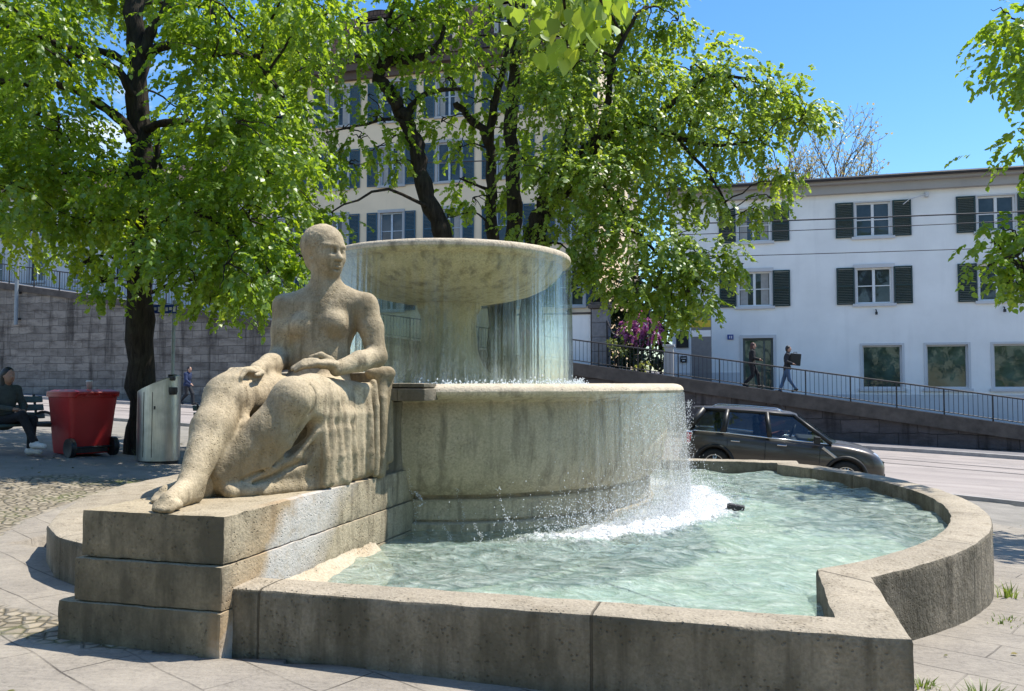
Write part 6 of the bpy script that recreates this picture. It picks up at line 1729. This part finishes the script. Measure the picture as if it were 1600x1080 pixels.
    for s in (-1, 1):
        rr = MB(); rr.tube([(X0+.60, s*.57, 1.52), (X0+.68, s*.57, 1.548), (X0+1.4, s*.575, 1.566), (X0+1.95, s*.575, 1.556), (X0+2.05, s*.57, 1.53)], .011, 8)
        rr.build('roof_rail', chrome, t, True)
    an = MB(); an.tube([(X0+2.1, 0, 1.55), (X0+1.98, 0, 1.68)], .006, 5); an.build('aerial', M['black'], t)
    # lamps
    for s in (-1, 1):
        h_ = MB(); h_.lathe([(0, .05), (.07, .045), (.115, .02), (.135, -.03), (.135, -.06)], 24, (0, 0, 0))
        hl = h_.build('headlight', plain('lamp_glass', (.62, .64, .66), .12, .4) if s < 0 else bpy.data.materials['lamp_glass'], t, True)
        hl.location = (X0+3.90, s*.63, .755); hl.rotation_euler = (0, R(58), s*R(32))
        tl = MB(); tl.box((0, 0, 0), (.17, .10, .27)); o = tl.build('tail_light', plain('red_lamp', (.55, .01, .008), .15) if s < 0 else bpy.data.materials['red_lamp'], t, bevel=.045, seg=4); o.location = (X0+.13, s*.822, .845); o.rotation_euler = (0, R(8), -s*R(24))
        c_ = MB(); c_.box((0, 0, 0), (.20, .085, .31)); o = c_.build('lamp_trim', chrome, t, bevel=.04, seg=3); o.location = (X0+.135, s*.820, .845); o.rotation_euler = (0, R(8), -s*R(24))
        m_ = MB(); m_.box((X0+2.72, s*.99, 1.03), (.12, .20, .14)); m_.tube([(X0+2.74, s*.86, .99), (X0+2.73, s*.95, 1.0)], .025, 6); m_.build('door_mirror', M['black'], t, bevel=.035, seg=3)
        m_ = MB(); m_.box((X0+2.715, s*1.0, 1.06), (.10, .17, .08)); m_.build('mirror_cap', chrome, t, bevel=.03, seg=2)
        for hx in (1.12, 2.05):
            k = MB(); k.box((X0+hx, s*.905, .86), (.19, .03, .028)); k.build('door_handle', chrome, t, bevel=.01)
        sc = MB(); sc.box((X0+2.98, s*.893, .80), (.34, .02, .055), Matrix.Rotation(R(34), 3, 'Y')); sc.build('side_scuttle', chrome, t, bevel=.008)
        for dx in (1.73, 2.80, .96):
            d_ = MB()
            d_.tube([(X0+dx, s*.893, .34), (X0+dx, s*.8995, .62), (X0+dx, s*.875, .90)], .0045, 4); d_.build('door_seam', M['black'], t)
    # wheels
    for ax in AX:
        for s in (-1, 1):
            w_ = MB(); w_.lathe([(.215, -.10), (.29, -.105), (.32, -.085), (.332, -.05), (.332, .05), (.32, .085), (.29, .105), (.215, .10)], 40, (0, 0, 0), axis='y')
            wh_ = w_.build('wheel', tyre, t, True); wh_.location = (X0+ax, s*.80, .332)
            r_ = MB(); r_.lathe([(.225, .085), (.205, .095), (.19, .05), (.19, -.05)], 36, axis='y'); r_.lathe([(0, .085), (.05, .085), (.06, .06), (.06, .03)], 16, axis='y')
            for k in range(5):
                a = 2*PI*k/5+.3
                for da in (-.16, .16):
                    r_.tube([(.045*math.cos(a), .068, .045*math.sin(a)), (.205*math.cos(a+da), .078, .205*math.sin(a+da))], [.022, .017], 6)
            r_.v = [(x, y*s, z) for x, y, z in r_.v]
            if s < 0: r_.f = [f[::-1] for f in r_.f]
            rim_ = r_.build('rim', rimm, wh_, True)
            b_ = MB(); b_.lathe([(0, 0), (.21, 0)], 24, (0, s*.02, 0), axis='y'); b_.build('brake', M['black'], wh_)
    # seats
    for x, y in ((1.55, -.38), (1.55, .38), (.75, -.4), (.75, .4)):
        b_ = MB(); b_.box((X0+x, y, 1.02), (.14, .44, .40), Matrix.Rotation(R(-12), 3, 'Y')); b_.box((X0+x-.06, y, 1.30), (.09, .25, .16)); b_.build('seat', inter, t, bevel=.04, seg=2)
    b_ = MB(); b_.box((X0+2.62, 0, .98), (.5, 1.4, .12)); b_.build('dashboard', inter, t, bevel=.04)
    b_ = MB(); b_.lathe([(.17+.016*math.cos(a), .016*math.sin(a)) for a in np.linspace(0, 2*PI, 9)], 24, axis='x'); o = b_.build('steering_wheel', M['black'], t); o.location = (X0+2.30, .38, 1.08); o.rotation_euler = (0, R(22), 0)
    # driver
    J = dict(pelvis=(0, 0, .30), shL=(.0, .18, .80), shR=(.0, -.18, .80), head=(.05, 0, 1.02), face=(.3, -.02, 1.02), hipL=(.05, .1, .28), hipR=(.05, -.1, .28), knL=(.45, .12, .38), knR=(.45, -.12, .38), anL=(.70, .12, .10), anR=(.70, -.12, .10), toL=(.82, .12, .06), toR=(.82, -.12, .06), elL=(.15, .26, .60), elR=(.15, -.26, .60), haL=(.42, .15, .70), haR=(.42, -.15, .70))
    bpy.context.view_layer.update(); mw_ = t.matrix_basis @ Matrix.Translation((X0+1.72, .38, .30)); q = mw_.to_translation()
    person('driver with reddish hair at the wheel of the dark car', q, PHI, J, dict(skin=skin, top=cloth('rust_shirt', (.22, .07, .04)), legs=blk, shoe=darkshoe, hair=hairr), .04)
car()
